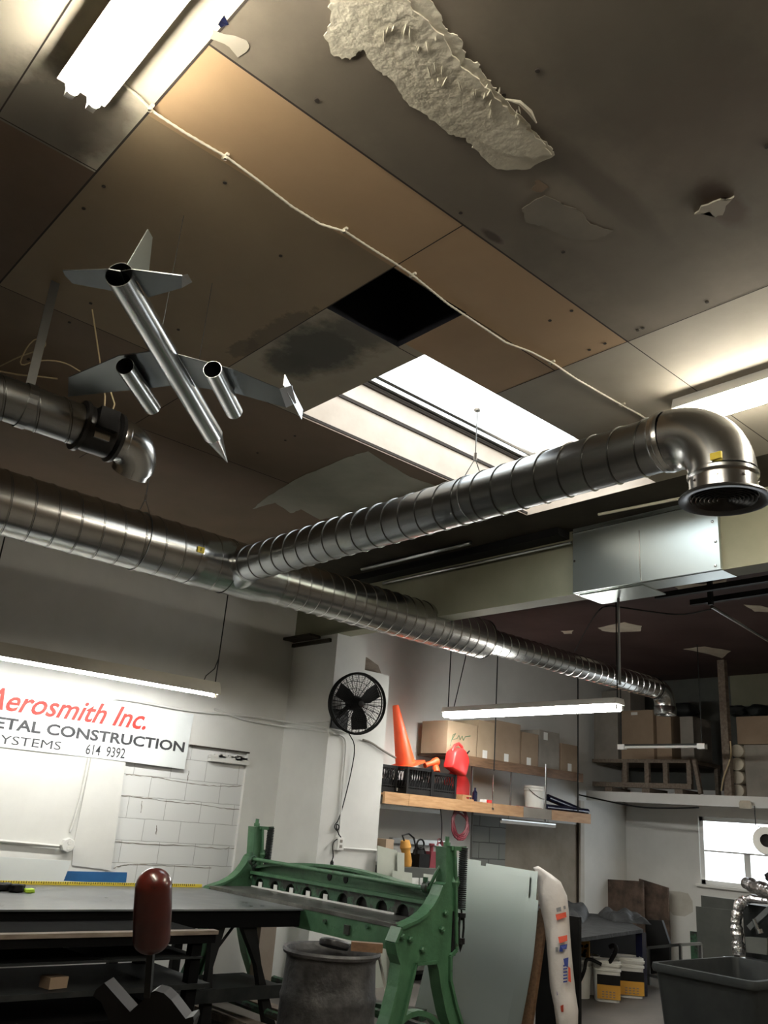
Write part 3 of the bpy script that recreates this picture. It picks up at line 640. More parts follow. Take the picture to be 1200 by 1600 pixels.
bm = B(); plate(bm, [az(*p) for p in ((240, 549), (186, 556), (107, 590), (106, 620), (180, 612), (266, 603))]); obj('wing', bm, 'galv_shaded', ap, smooth=False)
bm = B(); plate(bm, [az(*p) for p in ((278, 554), (363, 577), (437, 608), (447, 637), (370, 615), (308, 605))]); wr = obj('wing', bm, 'galv_shaded', ap, smooth=False)
bm = B(); a, b = az(437, 608), az(447, 637); c1, d1 = az(456, 603, AZ+.03), az(463, 630, AZ+.03); prism(bm, [a, b, d1, c1], (0, 0, .004))
c2 = az(443, 596, AZ+.035); c3 = az(471, 650, AZ+.035); prism(bm, [c2+V((0, 0, -.02)), c3+V((0, 0, -.02)), c3+V((0, 0, .035)), c2+V((0, 0, .035))], Sd*.004)
obj('winglet', bm, 'galv_dark', wr, smooth=False)
bm = B(); plate(bm, [az(*p) for p in ((188, 424), (170, 421), (98, 423), (101, 430), (113, 443), (178, 455), (200, 456))]); obj('tailplane', bm, 'galv_shaded', ap, smooth=False)
bm = B(); plate(bm, [az(*p) for p in ((190, 424), (205, 421), (284, 431), (284, 450), (231, 465), (215, 440))]); tp_ = obj('tailplane', bm, 'galv_shaded', ap, smooth=False)
bm = B(); prism(bm, [az(284, 431), az(284, 450), az(300, 441, AZ+.02), az(293, 429, AZ+.03)], (0, 0, .003)); obj('tip', bm, 'galv_dark', tp_, smooth=False)
# fin: in the upright plane of the fuselage
def fin(x, y):
    d = ray(x, y); n_ = Sd; t0 = (A0-CAM).dot(n_)/d.dot(n_); return CAM+d*t0
bm = B(); f1, f2 = A0+Fd*.03+V((0, 0, fr-.004)), A0+Fd*.26+V((0, 0, fr-.004)); ft = fin(230, 358); ft2 = fin(237, 371)
prism(bm, [f1, f2, ft2, ft], Sd*.004); obj('fin', bm, 'sheet', ap, smooth=False)
for (x_, y_), (x2_, y2_) in (((195, 572), (238, 636)), ((332, 577), (366, 643))):
    za = AZ-.044; p, q = az(x_, y_, za), az(x2_, y2_, za); d_ = (q-p)
    bm = B(); lathe(bm, [(.040, 0), (.040, d_.length), (.0392, d_.length), (.0392, 0), (.040, 0)], p, d_, 20)
    e_ = obj('engine_tube', bm, 'galv', ap, ang=25)
    bm = B(); lathe(bm, [(.0388, -.001), (.0388, d_.length+.001)], p, d_, 20); obj('inner_dark', bm, 'black', e_)  # black sleeve darkening the inside of the engine tube
for s_ in (.35, .72):
    bm = B(); p = A0+Fd*L*s_+V((0, 0, fr)); tube(bm, [p, (p.x, p.y, H)], .0015, 5); obj('hanging_wire', bm, 'dark_steel', ap)

# ================================================================== CEILING DETAILS
# metal-clad conduit
cp = [(180, 122), (215, 150), (240, 175), (290, 208), (355, 246), (405, 283), (455, 322), (500, 350), (540, 362), (575, 385), (612, 408), (645, 430), (700, 475), (745, 505), (790, 535), (830, 550), (865, 568), (900, 592), (935, 612), (970, 632), (1000, 648), (1010, 655)]
bm = B(); P = [onZ(x, y, H-.012) for x, y in cp]; Q = []
for a, b in zip(P, P[1:]):
    n_ = max(2, int((b-a).length/.014))
    for k in range(n_): Q.append(a+(b-a)*k/n_)
Q.append(P[-1]); tube(bm, Q, [.0062 if i % 2 else .0044 for i in range(len(Q))], 8)
cd_ = tag(obj('armoured_conduit', bm, 'beige'), 'pale ribbed cable conduit snaking across the ceiling past the square hole', 'cable')
for x, y in ((352, 246), (538, 361), (862, 567), (972, 633), (235, 170), (645, 431)):
    p = onZ(x, y, H-.012); bm = B(); box(bm, p-V((.006, .02, 0)), p+V((.006, .02, .011))); lathe(bm, [(.008, -.009), (.009, 0), (.008, .011)], p, (0, 0, 1), 10); obj('clip', bm, 'beige', cd_)
# white plaster patch with trowel ridges (its own thickness)
def blob(outline, z, th, jit=0, sub=6):
    bm = B(); pts = []
    n_ = len(outline)
    for i in range(n_):
        a_ = onZ(*outline[i], z); b_ = onZ(*outline[(i+1) % n_], z)
        for k in range(sub):
            p = a_.lerp(b_, k/sub); pts.append(p+V((random.uniform(-jit, jit), random.uniform(-jit, jit), 0)))
    vs_ = [bm.verts.new(p) for p in pts]; f = bm.faces.new(vs_)
    bmesh.ops.triangulate(bm, faces=[f])
    r = bmesh.ops.extrude_face_region(bm, geom=bm.faces[:]); bmesh.ops.translate(bm, verts=[v for v in r['geom'] if isinstance(v, bmesh.types.BMVert)], vec=(0, 0, -th))
    return bm
bm = blob([(515, -10), (516, 30), (508, 55), (522, 88), (548, 92), (568, 75), (590, 110), (612, 122), (636, 160), (668, 180), (700, 208), (726, 214), (742, 232), (775, 262), (822, 266), (868, 241), (855, 222), (838, 210), (822, 190), (775, 140), (760, 118), (745, 98), (728, 90), (722, 62), (700, 48), (690, 30), (668, -10)], H-.0005, .004, .006)
pp = tag(obj('plaster_patch', bm, 'plaster', smooth=False), 'rough white plaster patch smeared over the grey ceiling at the top', 'plaster')
bm = blob([(560, -10), (600, 60), (650, 125), (700, 175), (745, 215), (790, 240), (835, 245), (862, 238), (838, 212), (800, 175), (760, 135), (715, 95), (690, 55), (640, 5), (632, -10)], H-.0045, .006, .008); obj('thick_centre', bm, 'plaster', pp, smooth=False)
bm = B()
for k in range(26):
    t0 = random.random(); cx_, cy_ = 590+t0*255+random.uniform(-30, 30), 20+t0*210+random.uniform(-18, 18)
    if k == 0: cx_, cy_ = 812, 172
    a_ = onZ(cx_, cy_, H-.012); an = random.uniform(.4, 1.2); dd = V((math.cos(an), math.sin(an), 0))*random.uniform(.02, .05)
    tube(bm, [a_-dd*.5, a_-V((0, 0, .002)), a_+dd*.5], [.001, .0035, .001], 6)
obj('trowel_ridge', bm, 'plaster', pp)
bm = B(); a_ = [onZ(*p, H-.013) for p in ((790, 155), (812, 160), (828, 175), (838, 192))]; tube(bm, a_, [.003, .008, .01, .003], 6); obj('loose_flap', bm, 'plaster', pp)
bm = blob([(395, 795), (420, 775), (470, 745), (540, 715), (575, 705), (640, 745), (700, 765), (560, 815), (520, 808), (500, 812), (470, 795), (455, 802), (430, 785)], H-.0005, .002, .006)
tag(obj('filler_patch', bm, 'skim', smooth=False), 'pale grey filler patch on the ceiling below the skylight shaft', 'plaster')
bm = blob([(838, 280), (858, 292), (846, 300), (832, 298)], H-.0005, .001, .004); tag(obj('ceiling_chip', bm, 'brown', smooth=False), 'small brown chip just below the white plaster patch', 'stain')
bm = blob([(1095, 322), (1115, 313), (1135, 310), (1148, 306), (1135, 320), (1128, 335), (1115, 337), (1108, 328), (1085, 333)], H-.0005, .008, .005, 2)
tag(obj('ceiling_damage', bm, 'grey_light', smooth=False), 'torn hole with crumbled edge in the grey ceiling at far right', 'damage')
bm = blob([(815, 325), (850, 305), (880, 318), (905, 330), (925, 350), (960, 360), (930, 375), (885, 372), (850, 352), (825, 350)], H-.0005, .0015, .006); tag(obj('skim_patch', bm, 'faint', smooth=False), 'faint skim coat patch on the grey ceiling below the plaster patch', 'plaster')
bm = blob([(333, 48), (385, 62), (390, 75), (372, 90), (358, 72), (330, 60)], H-.0005, .0015, .003, 3); tag(obj('torn_paper_patch', bm, 'grey_light', smooth=False), 'torn paper corner at the top end of the tan ceiling strip', 'damage')
bm = blob([(340, 38), (350, 24), (357, 38), (345, 42)], H-.0005, .001, .002, 2); tag(obj('ceiling_chip', bm, 'navy', smooth=False), 'tiny dark blue chip at the corner of the tan strip', 'stain')
for i, (o_, lb) in enumerate((
    ([(1055, 916), (1075, 912), (1100, 912), (1135, 905), (1130, 915), (1090, 922), (1060, 920)], 'pale flaked spot just below the right end of the steel box'),
    ([(935, 981), (960, 975), (975, 972), (1003, 978), (1000, 986), (960, 988), (940, 985)], 'pale flaked spot beside the long hanging rod'),
    ([(1162, 945), (1190, 946), (1210, 952), (1205, 956), (1180, 955)], 'pale flaked spot at the right edge of the maroon ceiling'),
    ([(1068, 1014), (1100, 1010), (1142, 1017), (1128, 1028), (1110, 1022)], 'pale peeled patch of maroon ceiling above the loft post'),
    ([(878, 986), (895, 985), (893, 990), (882, 990)], 'tiny pale flake on the maroon ceiling above the narrow duct'))):
    bm = blob(o_, H-.0006, .003, .01, 3); tag(obj('paint_flake', bm, 'flake', smooth=False), lb, 'stain', group=None)
# dark wall lines on the ceiling in front of the beam: small pipes and a batten
cable('ceiling_pipe', 'thin pale pipe running along the dark ceiling towards the black diffuser', [onZ(935, 804, H-.03), onZ(1062, 779, H-.03)], .012, 'beige', 'pipe')
cable('ceiling_pipe', 'thin pipe along the top of the beam left of the steel box', [(XB-.05, onX(600, 895, XB-.05).y, H-.12), (XB-.05, onX(893, 832, XB-.05).y, H-.12)], .013, 'galv_dark', 'pipe')
cable('ceiling_pipe', 'dark pipe under the ceiling between the two big ducts', [(XB-.35, onX(565, 895, XB-.35).y, H-.04), (XB-.35, onX(735, 868, XB-.35).y, H-.04)], .02, 'galv_dark', 'pipe')
bm = B(); box(bm, (XB-.16, onX(560, 905, XB).y, H-.07), (XB-.002, onX(890, 850, XB).y, H-.002)); tag(obj('ceiling_batten', bm, 'black', smooth=False), 'dark batten where the beam meets the ceiling', 'batten')
# galvanised box round the beam
bxx = XB-.045
tl = onX(895, 835, bxx); bl_ = onX(895, 926, bxx); tr_ = onX(1126, 889, bxx); zt_ = H-.002
gb = thing('steel_box_duct', 'shiny galvanised steel box boxed around the olive ceiling beam', 'duct', (bxx, (tl.y+tr_.y)/2, bl_.z))
bm = B(); zb2 = (bl_.z+tr_.z)/2; box(bm, (bxx, tr_.y, zb2), (XB-.016, bl_.y, zt_)); box(bm, (XB-.016, tr_.y, zb2), (XB+.19, bl_.y, zb-.006))
obj('casing', bm, 'sheet', gb, smooth=False)
bm = B(); ym_ = onX(1000, 870, bxx).y; box(bm, (bxx-.004, ym_-.004, zb2+.01), (bxx, ym_+.004, zb2+.42))
for x_, y_ in ((898, 877), (1118, 846), (1118, 884), (1113, 815)):
    p = onX(x_, y_, bxx); lathe(bm, [(.012, 0), (.01, .006), (0, .008)], p, (-1, 0, 0), 8)
obj('seam_strip', bm, 'galv', gb)
bm = B(); box(bm, (bxx+.06, bl_.y-.62, zb2-.012), (XB+.34, bl_.y-.02, zb2-.004)); obj('bottom_flange', bm, 'sheet', gb, smooth=False)
bm = B(); box(bm, (bxx-.012, tr_.y, zt_-.045), (bxx-.0005, bl_.y, zt_-.038)); obj('lip', bm, 'galv', gb, smooth=False)
# hanging rod below the box
rp = onX(966, 925, XB+.25)
cable('hanging_rod', 'long steel rod hanging from the galvanised box', [(rp.x, rp.y, zb2-.012), (rp.x, rp.y, onX(968, 1070, XB+.25).z)], .012, 'galv_dark', 'rod')
# slotted channels and conduit beyond the beam
bm = B(); a = onZ(1025, 932, H-.25); b = onZ(1215, 902, H-.25)
bar(bm, a, b, .05, .05); tag(obj('slotted_channel', bm, 'black', smooth=False), 'upper black slotted channel under the maroon ceiling at right', 'channel')
bm = B(); a = onZ(1080, 942, H-.25); b = onZ(1215, 922, H-.25); bar(bm, a, b, .05, .05); tag(obj('slotted_channel', bm, 'black', smooth=False), 'lower black slotted channel under the maroon ceiling at right', 'channel')
cable('steel_conduit', 'pale conduit sloping down at the right edge under the maroon ceiling', [onZ(1112, 948, H-.3), onZ(1215, 1010, H-.3)], .016, 'galv', 'pipe')
bm = B(); a = onZ(1110, 932, H-.25); box(bm, a-V((.02, .02, .08)), a+V((.02, .02, .25))); tag(obj('channel_hanger', bm, 'dark_steel', smooth=False), 'short dark hanger holding the slotted channels to the ceiling', 'bracket')
cable('loose_wire', 'thin wire looping under the maroon ceiling from the narrow duct', [onZ(898, 1018, H-.2), onZ(915, 985, H-.15), onZ(935, 952, H-.1), onZ(950, 946, H-.004), onZ(965, 948, H-.1), onZ(1010, 955, H-.1), onZ(1065, 962, H-.1), onZ(1110, 952, H-.2)], .008, 'dark_steel')

# ================================================================== BACK WALL: SIGN, CONDUITS, BOXES
YS = W-.015
def sy(x, y): return onY(x, y, YS)
bm = B(); zt = sy(302, 1118).z
pr = [sy(-60, 1160), sy(197, 1190), sy(288, 1202), sy(303, 1116), sy(-60, 1052)]
prism(bm, [(p.x, W-.003, p.z) for p in pr], (0, -.012, 0))
sg = tag(obj('shop_sign', bm, 'sign', smooth=False), 'white lettered trade sign board on the wall under the long hooded lamp', 'sign')
for nm, s_, p0, p1, hp, sh, bo, mt, base in (
    ('red_lettering', 'Aerosmith Inc.', (-30, 1104), (227, 1140), 33, .34, .016, 'ink_red', 0),
    ('black_lettering', 'METAL CONSTRUCTION', (-35, 1133), (287, 1175), 17, 0, .026, 'ink_black', 0),
    ('small_lettering', 'SYSTEMS', (-14, 1160), (94, 1172), 13.5, 0, 0, 'ink_black', 0),
    ('phone_number', '614  9392', (133, 1178), (194, 1185), 15.5, 0, .006, 'ink_black', 0)):
    bm = B(); a, b = sy(*p0), sy(*p1); u = sy(p0[0]+60, p0[1]+8-hp).z-sy(p0[0]+60, p0[1]+8).z
    text_bm(bm, s_, a, b, u, shear=sh, bold=bo, depth=.002); obj(nm, bm, mt, sg, smooth=False)
def wall_board(name, pxs, y, th, m, label, cat='board', **k):
    bm = B(); pxprism(bm, pxs, 'y', y, (0, -th, 0)); return tag(obj(name, bm, m, smooth=False), label, cat, **k)
wall_board('wall_panel', [(-60, 1166), (140, 1184), (112, 1322), (-60, 1312)], W-.003, .01, 'white', 'large white panel on the wall directly below the lettered sign', 'panel')
wall_board('wall_panel', [(142, 1184), (196, 1191), (173, 1360), (112, 1352), (114, 1322)], W-.003, .006, 'white', 'narrow white panel between the junction box and the block infill', 'panel')
JB = onY(103, 1320, W)
jb = thing('junction_box', 'octagonal white electrical box low on the wall under the sign', 'electrical box', (JB.x, W-.02, JB.z))
bm = B(); lathe(bm, [(.062, 0), (.062, .045), (.056, .05), (0, .05)], (JB.x, W-.013, JB.z), (0, -1, 0), 8); obj('box', bm, 'white', jb, ang=20)
for dz in (.022, -.022):
    bm = B(); lathe(bm, [(.02, 0), (.02, .004), (.012, .005), (.012, .002), (0, .002)], (JB.x+.004, W-.063, JB.z+dz), (0, -1, 0), 12); obj('socket', bm, 'bucket', jb)
cable('wall_conduit', 'pair of thin white pipes dropping down the wall to the octagonal box', [onY(139, 1184, W-.03), onY(128, 1240, W-.03), onY(110, 1300, W-.03)], .011, 'white', 'pipe')
cable('wall_conduit', 'white pipe running left along the wall from the octagonal box', [onY(-30, 1311, W-.03), onY(60, 1319, W-.03), onY(92, 1322, W-.03)], .014, 'white', 'pipe')
cable('wall_conduit', 'upper pale pipe curving over the sign and running to the column', [onY(168, 1112, W-.035), onY(171, 1093, W-.035), onY(190, 1091, W-.035), onY(300, 1112, W-.035), onY(380, 1117, W-.035), onY(442, 1127, W-.035), onX(470, 1131, XB-.035), onX(510, 1137, XB-.035), onY(545, 1146, cy-.03)], .012, 'white', 'pipe', n=8)
cable('wall_conduit', 'lower pale pipe running along the wall behind the column fan', [onY(335, 1108, W-.035), onY(380, 1125, W-.035), onY(440, 1134, W-.035), onX(470, 1138, XB-.035), onX(508, 1143, XB-.035), onY(530, 1147, cy-.03)], .012, 'white', 'pipe', n=8)
cable('wall_conduit', 'thin white pipe down the front of the column to the socket', [onY(520, 1146, cy-.02), onY(538, 1150, cy-.02), onY(541, 1165, cy-.02), onY(536, 1220, cy-.02), onY(529, 1312, cy-.02)], .010, 'white', 'pipe', n=8)
cable('wall_conduit', 'thin white pipe running right from the socket on the column', [onY(536, 1325, cy-.02), onY(590, 1329, cy-.02)], .010, 'white', 'pipe', n=8)
p = onY(528, 1318, cy)
so = thing('socket_box', 'small white socket box on the front of the column', 'electrical box', p)
bm = B(); box(bm, (p.x-.04, cy-.05, p.z-.06), (p.x+.04, cy, p.z+.06)); obj('box', bm, 'white_gloss', so, smooth=False)
for dz in (.025, -.025):
    bm = B(); box(bm, (p.x-.016, cy-.053, p.z+dz-.014), (p.x+.016, cy-.05, p.z+dz+.014)); obj('socket', bm, 'card_grey', so, smooth=False)
cable('curved_pipe', 'bent grey pipe sticking out from the column beside the orange cone', [onY(567, 1156, cy-.02), onY(580, 1160, cy-.03), onY(597, 1172, cy-.03), onY(618, 1184, cy-.02)], .012, 'card_grey', 'pipe', n=8)
# loose ledge / broken lintel at the infill corner
bm = B(); a, b = onY(328, 1176, W), onY(388, 1190, W); box(bm, (a.x, W-.03, b.z-.04), (b.x, W+.03, a.z-.02)); 
for k in range(14): 
    x = random.uniform(a.x, b.x); z = random.uniform(b.z, a.z); cbox(bm, (x, W-.02, z), (.09, .03, .02))
tag(obj('broken_mortar', bm, 'white', smooth=False), 'crumbled mortar lump at the top right corner of the block infill', 'mortar', kind='stuff')
# ================================================================== COLUMN FAN
FC = onY(559, 1099, cy-.24); dep = (FC-CAM).dot(_f); FR = 46/FPX*dep
n_ = V((-.30, -1, -.10)).normalized(); fu = (V((0, 0, 1))-n_*n_.z).normalized(); frt = n_.cross(fu)*-1
if frt.x < 0: frt = -frt
fn = thing('wall_fan', 'round black three-blade fan mounted high on the white column', 'fan', FC)
def fp(a, r, h=0): return FC+(frt*math.cos(a)+fu*math.sin(a))*r+n_*h
bm = B()
for r_, t_, h in ((FR, .014, 0), (FR-.004, .008, .035), (FR-.004, .008, -.06)): ringbar(bm, FC+n_*h, n_, r_, t_, 56)
obj('rim', bm, 'black', fn)
bm = B()
for k in range(1, 14): r_ = FR*(.12+.88*k/14); ringbar(bm, FC+n_*(.075-.04*(k/14)**2), n_, r_, .0016, 40, 4)
for k in range(48):
    a = 2*PI*k/48; tube(bm, [fp(a, .04, .08), fp(a+.05, FR*.55, .07), fp(a, FR, .03)], .0024, 4)
obj('front_guard', bm, 'black', fn)
bm = B()
for k in range(24):
    a = 2*PI*k/24; tube(bm, [fp(a, .08, -.09), fp(a, FR*.7, -.09), fp(a, FR, -.06)], .004, 4)
for r_ in (.25, .5, .75): ringbar(bm, FC-n_*.09, n_, FR*r_, .003, 40, 4)
obj('rear_guard', bm, 'black', fn)
for dx, dy in ((-26, -11), (21, -18), (9, 35)):
    a = math.atan2(-dy, dx)-.05; bm = B(); wd = .075
    pts = []
    for r_, w_, tw in ((.05, .035, .02), (.14, wd, .03), (FR*.86, wd*1.05, .025)):
        c_ = fp(a, r_); s_ = (frt*-math.sin(a)+fu*math.cos(a))
        pts.append((c_+s_*w_+n_*tw, c_-s_*w_-n_*tw))
    top = [bm.verts.new(q) for l, r in pts for q in (l, r)]; bot = [bm.verts.new(v.co+n_*.006) for v in top]
    for i in (0, 2):
        bm.faces.new((top[i], top[i+1], top[i+3], top[i+2])); bm.faces.new((bot[i+2], bot[i+3], bot[i+1], bot[i]))
        bm.faces.new((top[i], top[i+2], bot[i+2], bot[i])); bm.faces.new((top[i+1], bot[i+1], bot[i+3], top[i+3]))
    bm.faces.new((top[4], top[5], bot[5], bot[4])); bm.faces.new((top[0], bot[0], bot[1], top[1]))
    obj('blade', bm, 'black', fn, smooth=False)
bm = B(); lathe(bm, [(.03, .09), (.05, .06), (.06, 0), (.075, -.03), (.075, -.17), (.05, -.19), (0, -.19)], FC, n_, 24); lathe(bm, [(0, .095), (.03, .09)], FC, n_, 24); obj('motor', bm, 'black', fn)
bm = B(); q = FC-n_*.17; bar(bm, q, (q.x-.10, cy-.002, q.z-.15), .05, .05); box(bm, (q.x-.2, cy-.02, q.z-.28), (q.x+.02, cy-.001, q.z-.08)); obj('bracket', bm, 'black', fn, smooth=False)
bm = B(); c_ = [FC+V((0, .1, -FR)), onY(556, 1165, cy-.04), onY(548, 1212, cy-.02), onY(530, 1282, cy-.02), onY(521, 1290, cy-.03), onY(527, 1300, cy-.03), onY(531, 1290, cy-.03), onY(524, 1287, cy-.03), onY(529, 1304, cy-.03), onY(534, 1309, cy-.03), onY(524, 1312, cy-.03), onY(519, 1320, cy-.06), onY(521, 1338, cy-.06), onY(519, 1344, cy-.06)]
P = c_
for _ in range(2):
    Q = [P[0]]
    for a_, b_ in zip(P, P[1:]): Q += [a_*.75+b_*.25, a_*.25+b_*.75]
    P = Q+[P[-1]]
tube(bm, P, .006, 6); cdd = obj('power_cord', bm, 'black', fn)
bm = B(); q = P[-1]; lathe(bm, [(.008, 0), (.018, -.02), (.018, -.05), (0, -.05)], q, n=10); obj('plug', bm, 'black', cdd)

# ================================================================== WALL SHELVES
YF = 7.45
ls0, ls1 = onY(598, 1245, YF), onY(920, 1275, YF); lz = (ls0.z+onY(912, 1267, YF).z)/2
sxa, sxb = max(ls0.x, cxr+.005), ls1.x
s1 = thing('wall_shelf', 'long lower wooden shelf carrying the black crates and white bucket', 'shelf', ((sxa+sxb)/2, YF+.3, lz-.13), )
bm = B(); box(bm, (sxa, YF, lz-.02), (sxb, W-.002, lz)); obj('deck', bm, 'wood', s1, smooth=False)
gx = onY(815, 1262, YF).x; gx_ = onY(859, 1266, YF).x; FH = .115
for x0, x1, m_ in ((sxa, onY(636, 1250, YF).x, 'wood'), (onY(636, 1250, YF).x, gx, 'wood'), (gx, gx_, 'card_grey'), (gx_, sxb, 'wood')):
    bm = B(); box(bm, (x0, YF-.035, lz-FH), (x1-.004, YF-.001, lz+.012)); obj('edge_board', bm, m_, s1, smooth=False)
bm = B(); box(bm, (sxa, YF+.02, lz-.17), (onY(690, 1262, YF).x, YF+.09, lz-.125)); obj('angle_iron', bm, 'galv', s1, smooth=False)
# upper shelf
us0 = onY(706, 1180, 7.5); us1 = onY(908, 1208, 7.5); uz = (us0.z+us1.z)/2
s2 = thing('wall_shelf', 'short upper dark wooden shelf carrying the cardboard boxes', 'shelf', ((us0.x+us1.x)/2, 7.8, uz-.1))
bm = B(); box(bm, (us0.x, 7.5, uz-.02), (us1.x, W-.002, uz)); obj('deck', bm, 'wood_dark', s2, smooth=False)
bm = B(); box(bm, (us0.x, 7.465, uz-.11), (us1.x, 7.499, uz+.006)); obj('edge_board', bm, 'wood_dark', s2, smooth=False)
for x_, zt_, zb_ in ((onY(738, 1200, 7.52).x, uz-.02, lz-.01), (onY(799, 1200, 7.52).x, uz-.02, lz-.01), (onY(852, 1200, 7.44).x, uz+.05, lz-.14)):
    bm = B(); tube(bm, [(x_, 7.52 if x_ < 9.5 else 7.43, zt_), (x_, 7.52 if x_ < 9.5 else 7.43, zb_)], .012, 8); obj('support_rod', bm, 'galv_dark', s2)
bm = B(); xr = onY(771, 1212, 7.42).x; tube(bm, [(xr, 7.42, onY(772, 1211, 7.42).z), (xr, 7.42, onY(769, 1262, 7.42).z)], .008, 6); lathe(bm, [(.02, 0), (.02, .02), (0, .02)], (xr, 7.42, lz-.06), n=8); obj('threaded_rod', bm, 'galv', s2)
bm = B(); xr = onY(776.5, 1060, 7.44).x; tube(bm, [(xr, 7.44, H), (xr, 7.44, uz-.13)], .008, 6); obj('threaded_rod', bm, 'dark_steel', s2)
bm = B(); xr = onY(903, 1150, 7.44).x; tube(bm, [(xr, 7.44, H), (xr, 7.44, lz-.14)], .010, 6); obj('threaded_rod', bm, 'dark_steel', s2)
# wall boards behind the lower shelf (bare grey block shows between the shelves)
# crates
def crate(label, x0, x1, y0, y1, z0, z1):
    t_ = thing('plastic_crate', label, 'crate', ((x0+x1)/2, (y0+y1)/2, z0), 'black crates on the lower shelf')
    bm = B(); r = .009
    box(bm, (x0, y0, z0), (x1, y1, z0+.012))
    for z in (z0+.02, z1-.012, z0+.09): 
        for a, b in (((x0, y0), (x1, y0)), ((x1, y0), (x1, y1)), ((x1, y1), (x0, y1)), ((x0, y1), (x0, y0))): bar(bm, (*a, z), (*b, z), .012, .03 if z > z0+.1 or z < z0+.03 else .012)
    for x, y in ((x0, y0), (x1, y0), (x1, y1), (x0, y1)): box(bm, (x-.014, y-.014, z0), (x+.014, y+.014, z1))
    for a, b in (((x0, y0), (x1, y0)), ((x1, y0), (x1, y1)), ((x1, y1), (x0, y1)), ((x0, y1), (x0, y0))):
        a = V((*a, 0)); b = V((*b, 0))
        for k in range(1, 10):
            p = a.lerp(b, k/10); p2 = a.lerp(b, min(1, max(0, k/10+.12)))
            bar(bm, (p.x, p.y, z0+.09), (p2.x, p2.y, z1-.02), .007, .007); bar(bm, (p.x, p.y, z0+.02), (p.x, p.y, z0+.09), .007, .007)
        box(bm, (min(a.x, b.x)-.003, min(a.y, b.y)-.003, z0+.02), (max(a.x, b.x)+.003, max(a.y, b.y)+.003, z0+.07))
    obj('lattice', bm, 'black_gloss', t_, smooth=False)
    bm = B(); box(bm, (x0+.02, y0+.02, z0+.013), (x1-.02, y1-.02, z0+.16)); obj('contents', bm, 'black', t_, smooth=False)
    return t_
c0x, c1x, c2x = onY(637, 1220, YF+.03).x, onY(676, 1222, YF+.03).x, onY(712, 1225, YF+.03).x
cz = onY(655, 1200, YF+.03).z; cw = .34
cxl = onY(637, 1220, YF+.03).x
cr1 = crate('black lattice crate under the orange cone, left of the two', c0x, c1x-.012, YF+.04, YF+.50, lz+.005, cz)
crate('black lattice crate under the leaning red fuel can, right of the two', c1x+.012, c2x, YF+.04, YF+.45, lz+.005, cz-.02)
crate('black lattice crate farthest left on the lower shelf, against the column', max(sxa+.03, c0x-.42), c0x-.03, YF+.2, YF+.58, lz+.005, cz)
bm = B(); lb = onY(622, 1234, YF+.19); box(bm, (lb.x-.03, YF+.183, lb.z-.015), (lb.x+.03, YF+.19, lb.z+.02)); tag(obj('paper_tag', bm, 'white', smooth=False), 'small white tag low on the crate beside the column', 'label')
# cone
yc = YF+.28; cb = onY(634, 1196, yc); ct = onY(618, 1102, yc); cd_ = (ct-cb); 
cn = thing('traffic_cone', 'tall bright orange traffic cone standing on the black crates', 'traffic cone', cb)
bm = B(); Lc = cd_.length; lathe(bm, [(.135, 0), (.133, .015), (.118, .03), (.04, Lc-.02), (.036, Lc), (.03, Lc-.004), (.03, Lc-.04)], cb, cd_, 32); obj('cone', bm, 'orange', cn)
bm = B(); x_, y_ = frame(cd_); ax_ = V((1, 0, 0)); ax_ = (ax_-cd_.normalized()*ax_.dot(cd_.normalized())).normalized(); ay_ = cd_.normalized().cross(ax_)
prism(bm, [cb+ax_*i*.185+ay_*j*.185 for i, j in ((-1, -.8), (-.8, -1), (.8, -1), (1, -.8), (1, .8), (.8, 1), (-.8, 1), (-1, .8))], cd_.normalized()*.02); obj('base', bm, 'orange', cn, smooth=False)
# orange horn lying beside the cone
a, b = onY(664, 1196, YF+.12), onY(690, 1187, YF+.12)
hn = thing('orange_flashlight', 'stubby orange tool lying between the cone and the fuel cans', 'tool', a)
bm = B(); lathe(bm, [(0, 0), (.03, 0), (.03, .12), (.045, .15), (.05, .21), (.04, .21), (.036, .17)], a, b-a, 20); obj('body', bm, 'orange', hn)
bm = B(); q = onY(672, 1205, YF+.1); r_ = onY(683, 1208, YF+.05); lathe(bm, [(0, 0), (.035, 0), (.045, .05), (.045, .1), (0, .1)], onY(680, 1196, YF+.12), r_-onY(680, 1192, YF+.12), 18); obj('handle', bm, 'orange', hn)
# fuel cans
def fuel_can(label, c, yaw, roll, s_=1.0):
    t_ = thing('fuel_can', label, 'fuel can', c, 'red fuel cans on the lower shelf')
    R_ = M.Rotation(yaw, 3, 'Z') @ M.Rotation(roll, 3, 'Y'); c = V(c)
    T = lambda x, y, z: c+R_ @ (V((x, y, z))*s_)
    prof = [(-.15, 0), (.15, 0), (.165, .03), (.165, .19), (.13, .25), (.05, .30), (-.02, .31), (-.09, .28), (-.15, .22), (-.165, .19), (-.165, .03)]
    bm = B(); rows = []
    for y, k in ((-.085, .9), (-.07, 1), (.07, 1), (.085, .9)):
        rows.append([bm.verts.new(T(x*k, y, .15+(z-.15)*k)) for x, z in prof])
    n = len(prof)
    for p, q in zip(rows, rows[1:]):
        for i in range(n): bm.faces.new((p[i], p[(i+1) % n], q[(i+1) % n], q[i]))
    bm.faces.new(rows[0][::-1]); bm.faces.new(rows[-1]); obj('body', bm, 'red', t_, ang=50)
    bm = B(); tube(bm, [T(-.14, 0, .22), T(-.12, 0, .31), T(-.05, 0, .365), T(.03, 0, .355), T(.06, 0, .29)], .02*s_, 10); obj('handle', bm, 'red', t_)
    bm = B(); tube(bm, [T(.11, 0, .24), T(.145, 0, .29)], [.032*s_, .03*s_], 12); tube(bm, [T(.145, 0, .29), T(.20, 0, .37)], [.014*s_, .009*s_], 8); obj('spout', bm, 'black', t_)
    return t_
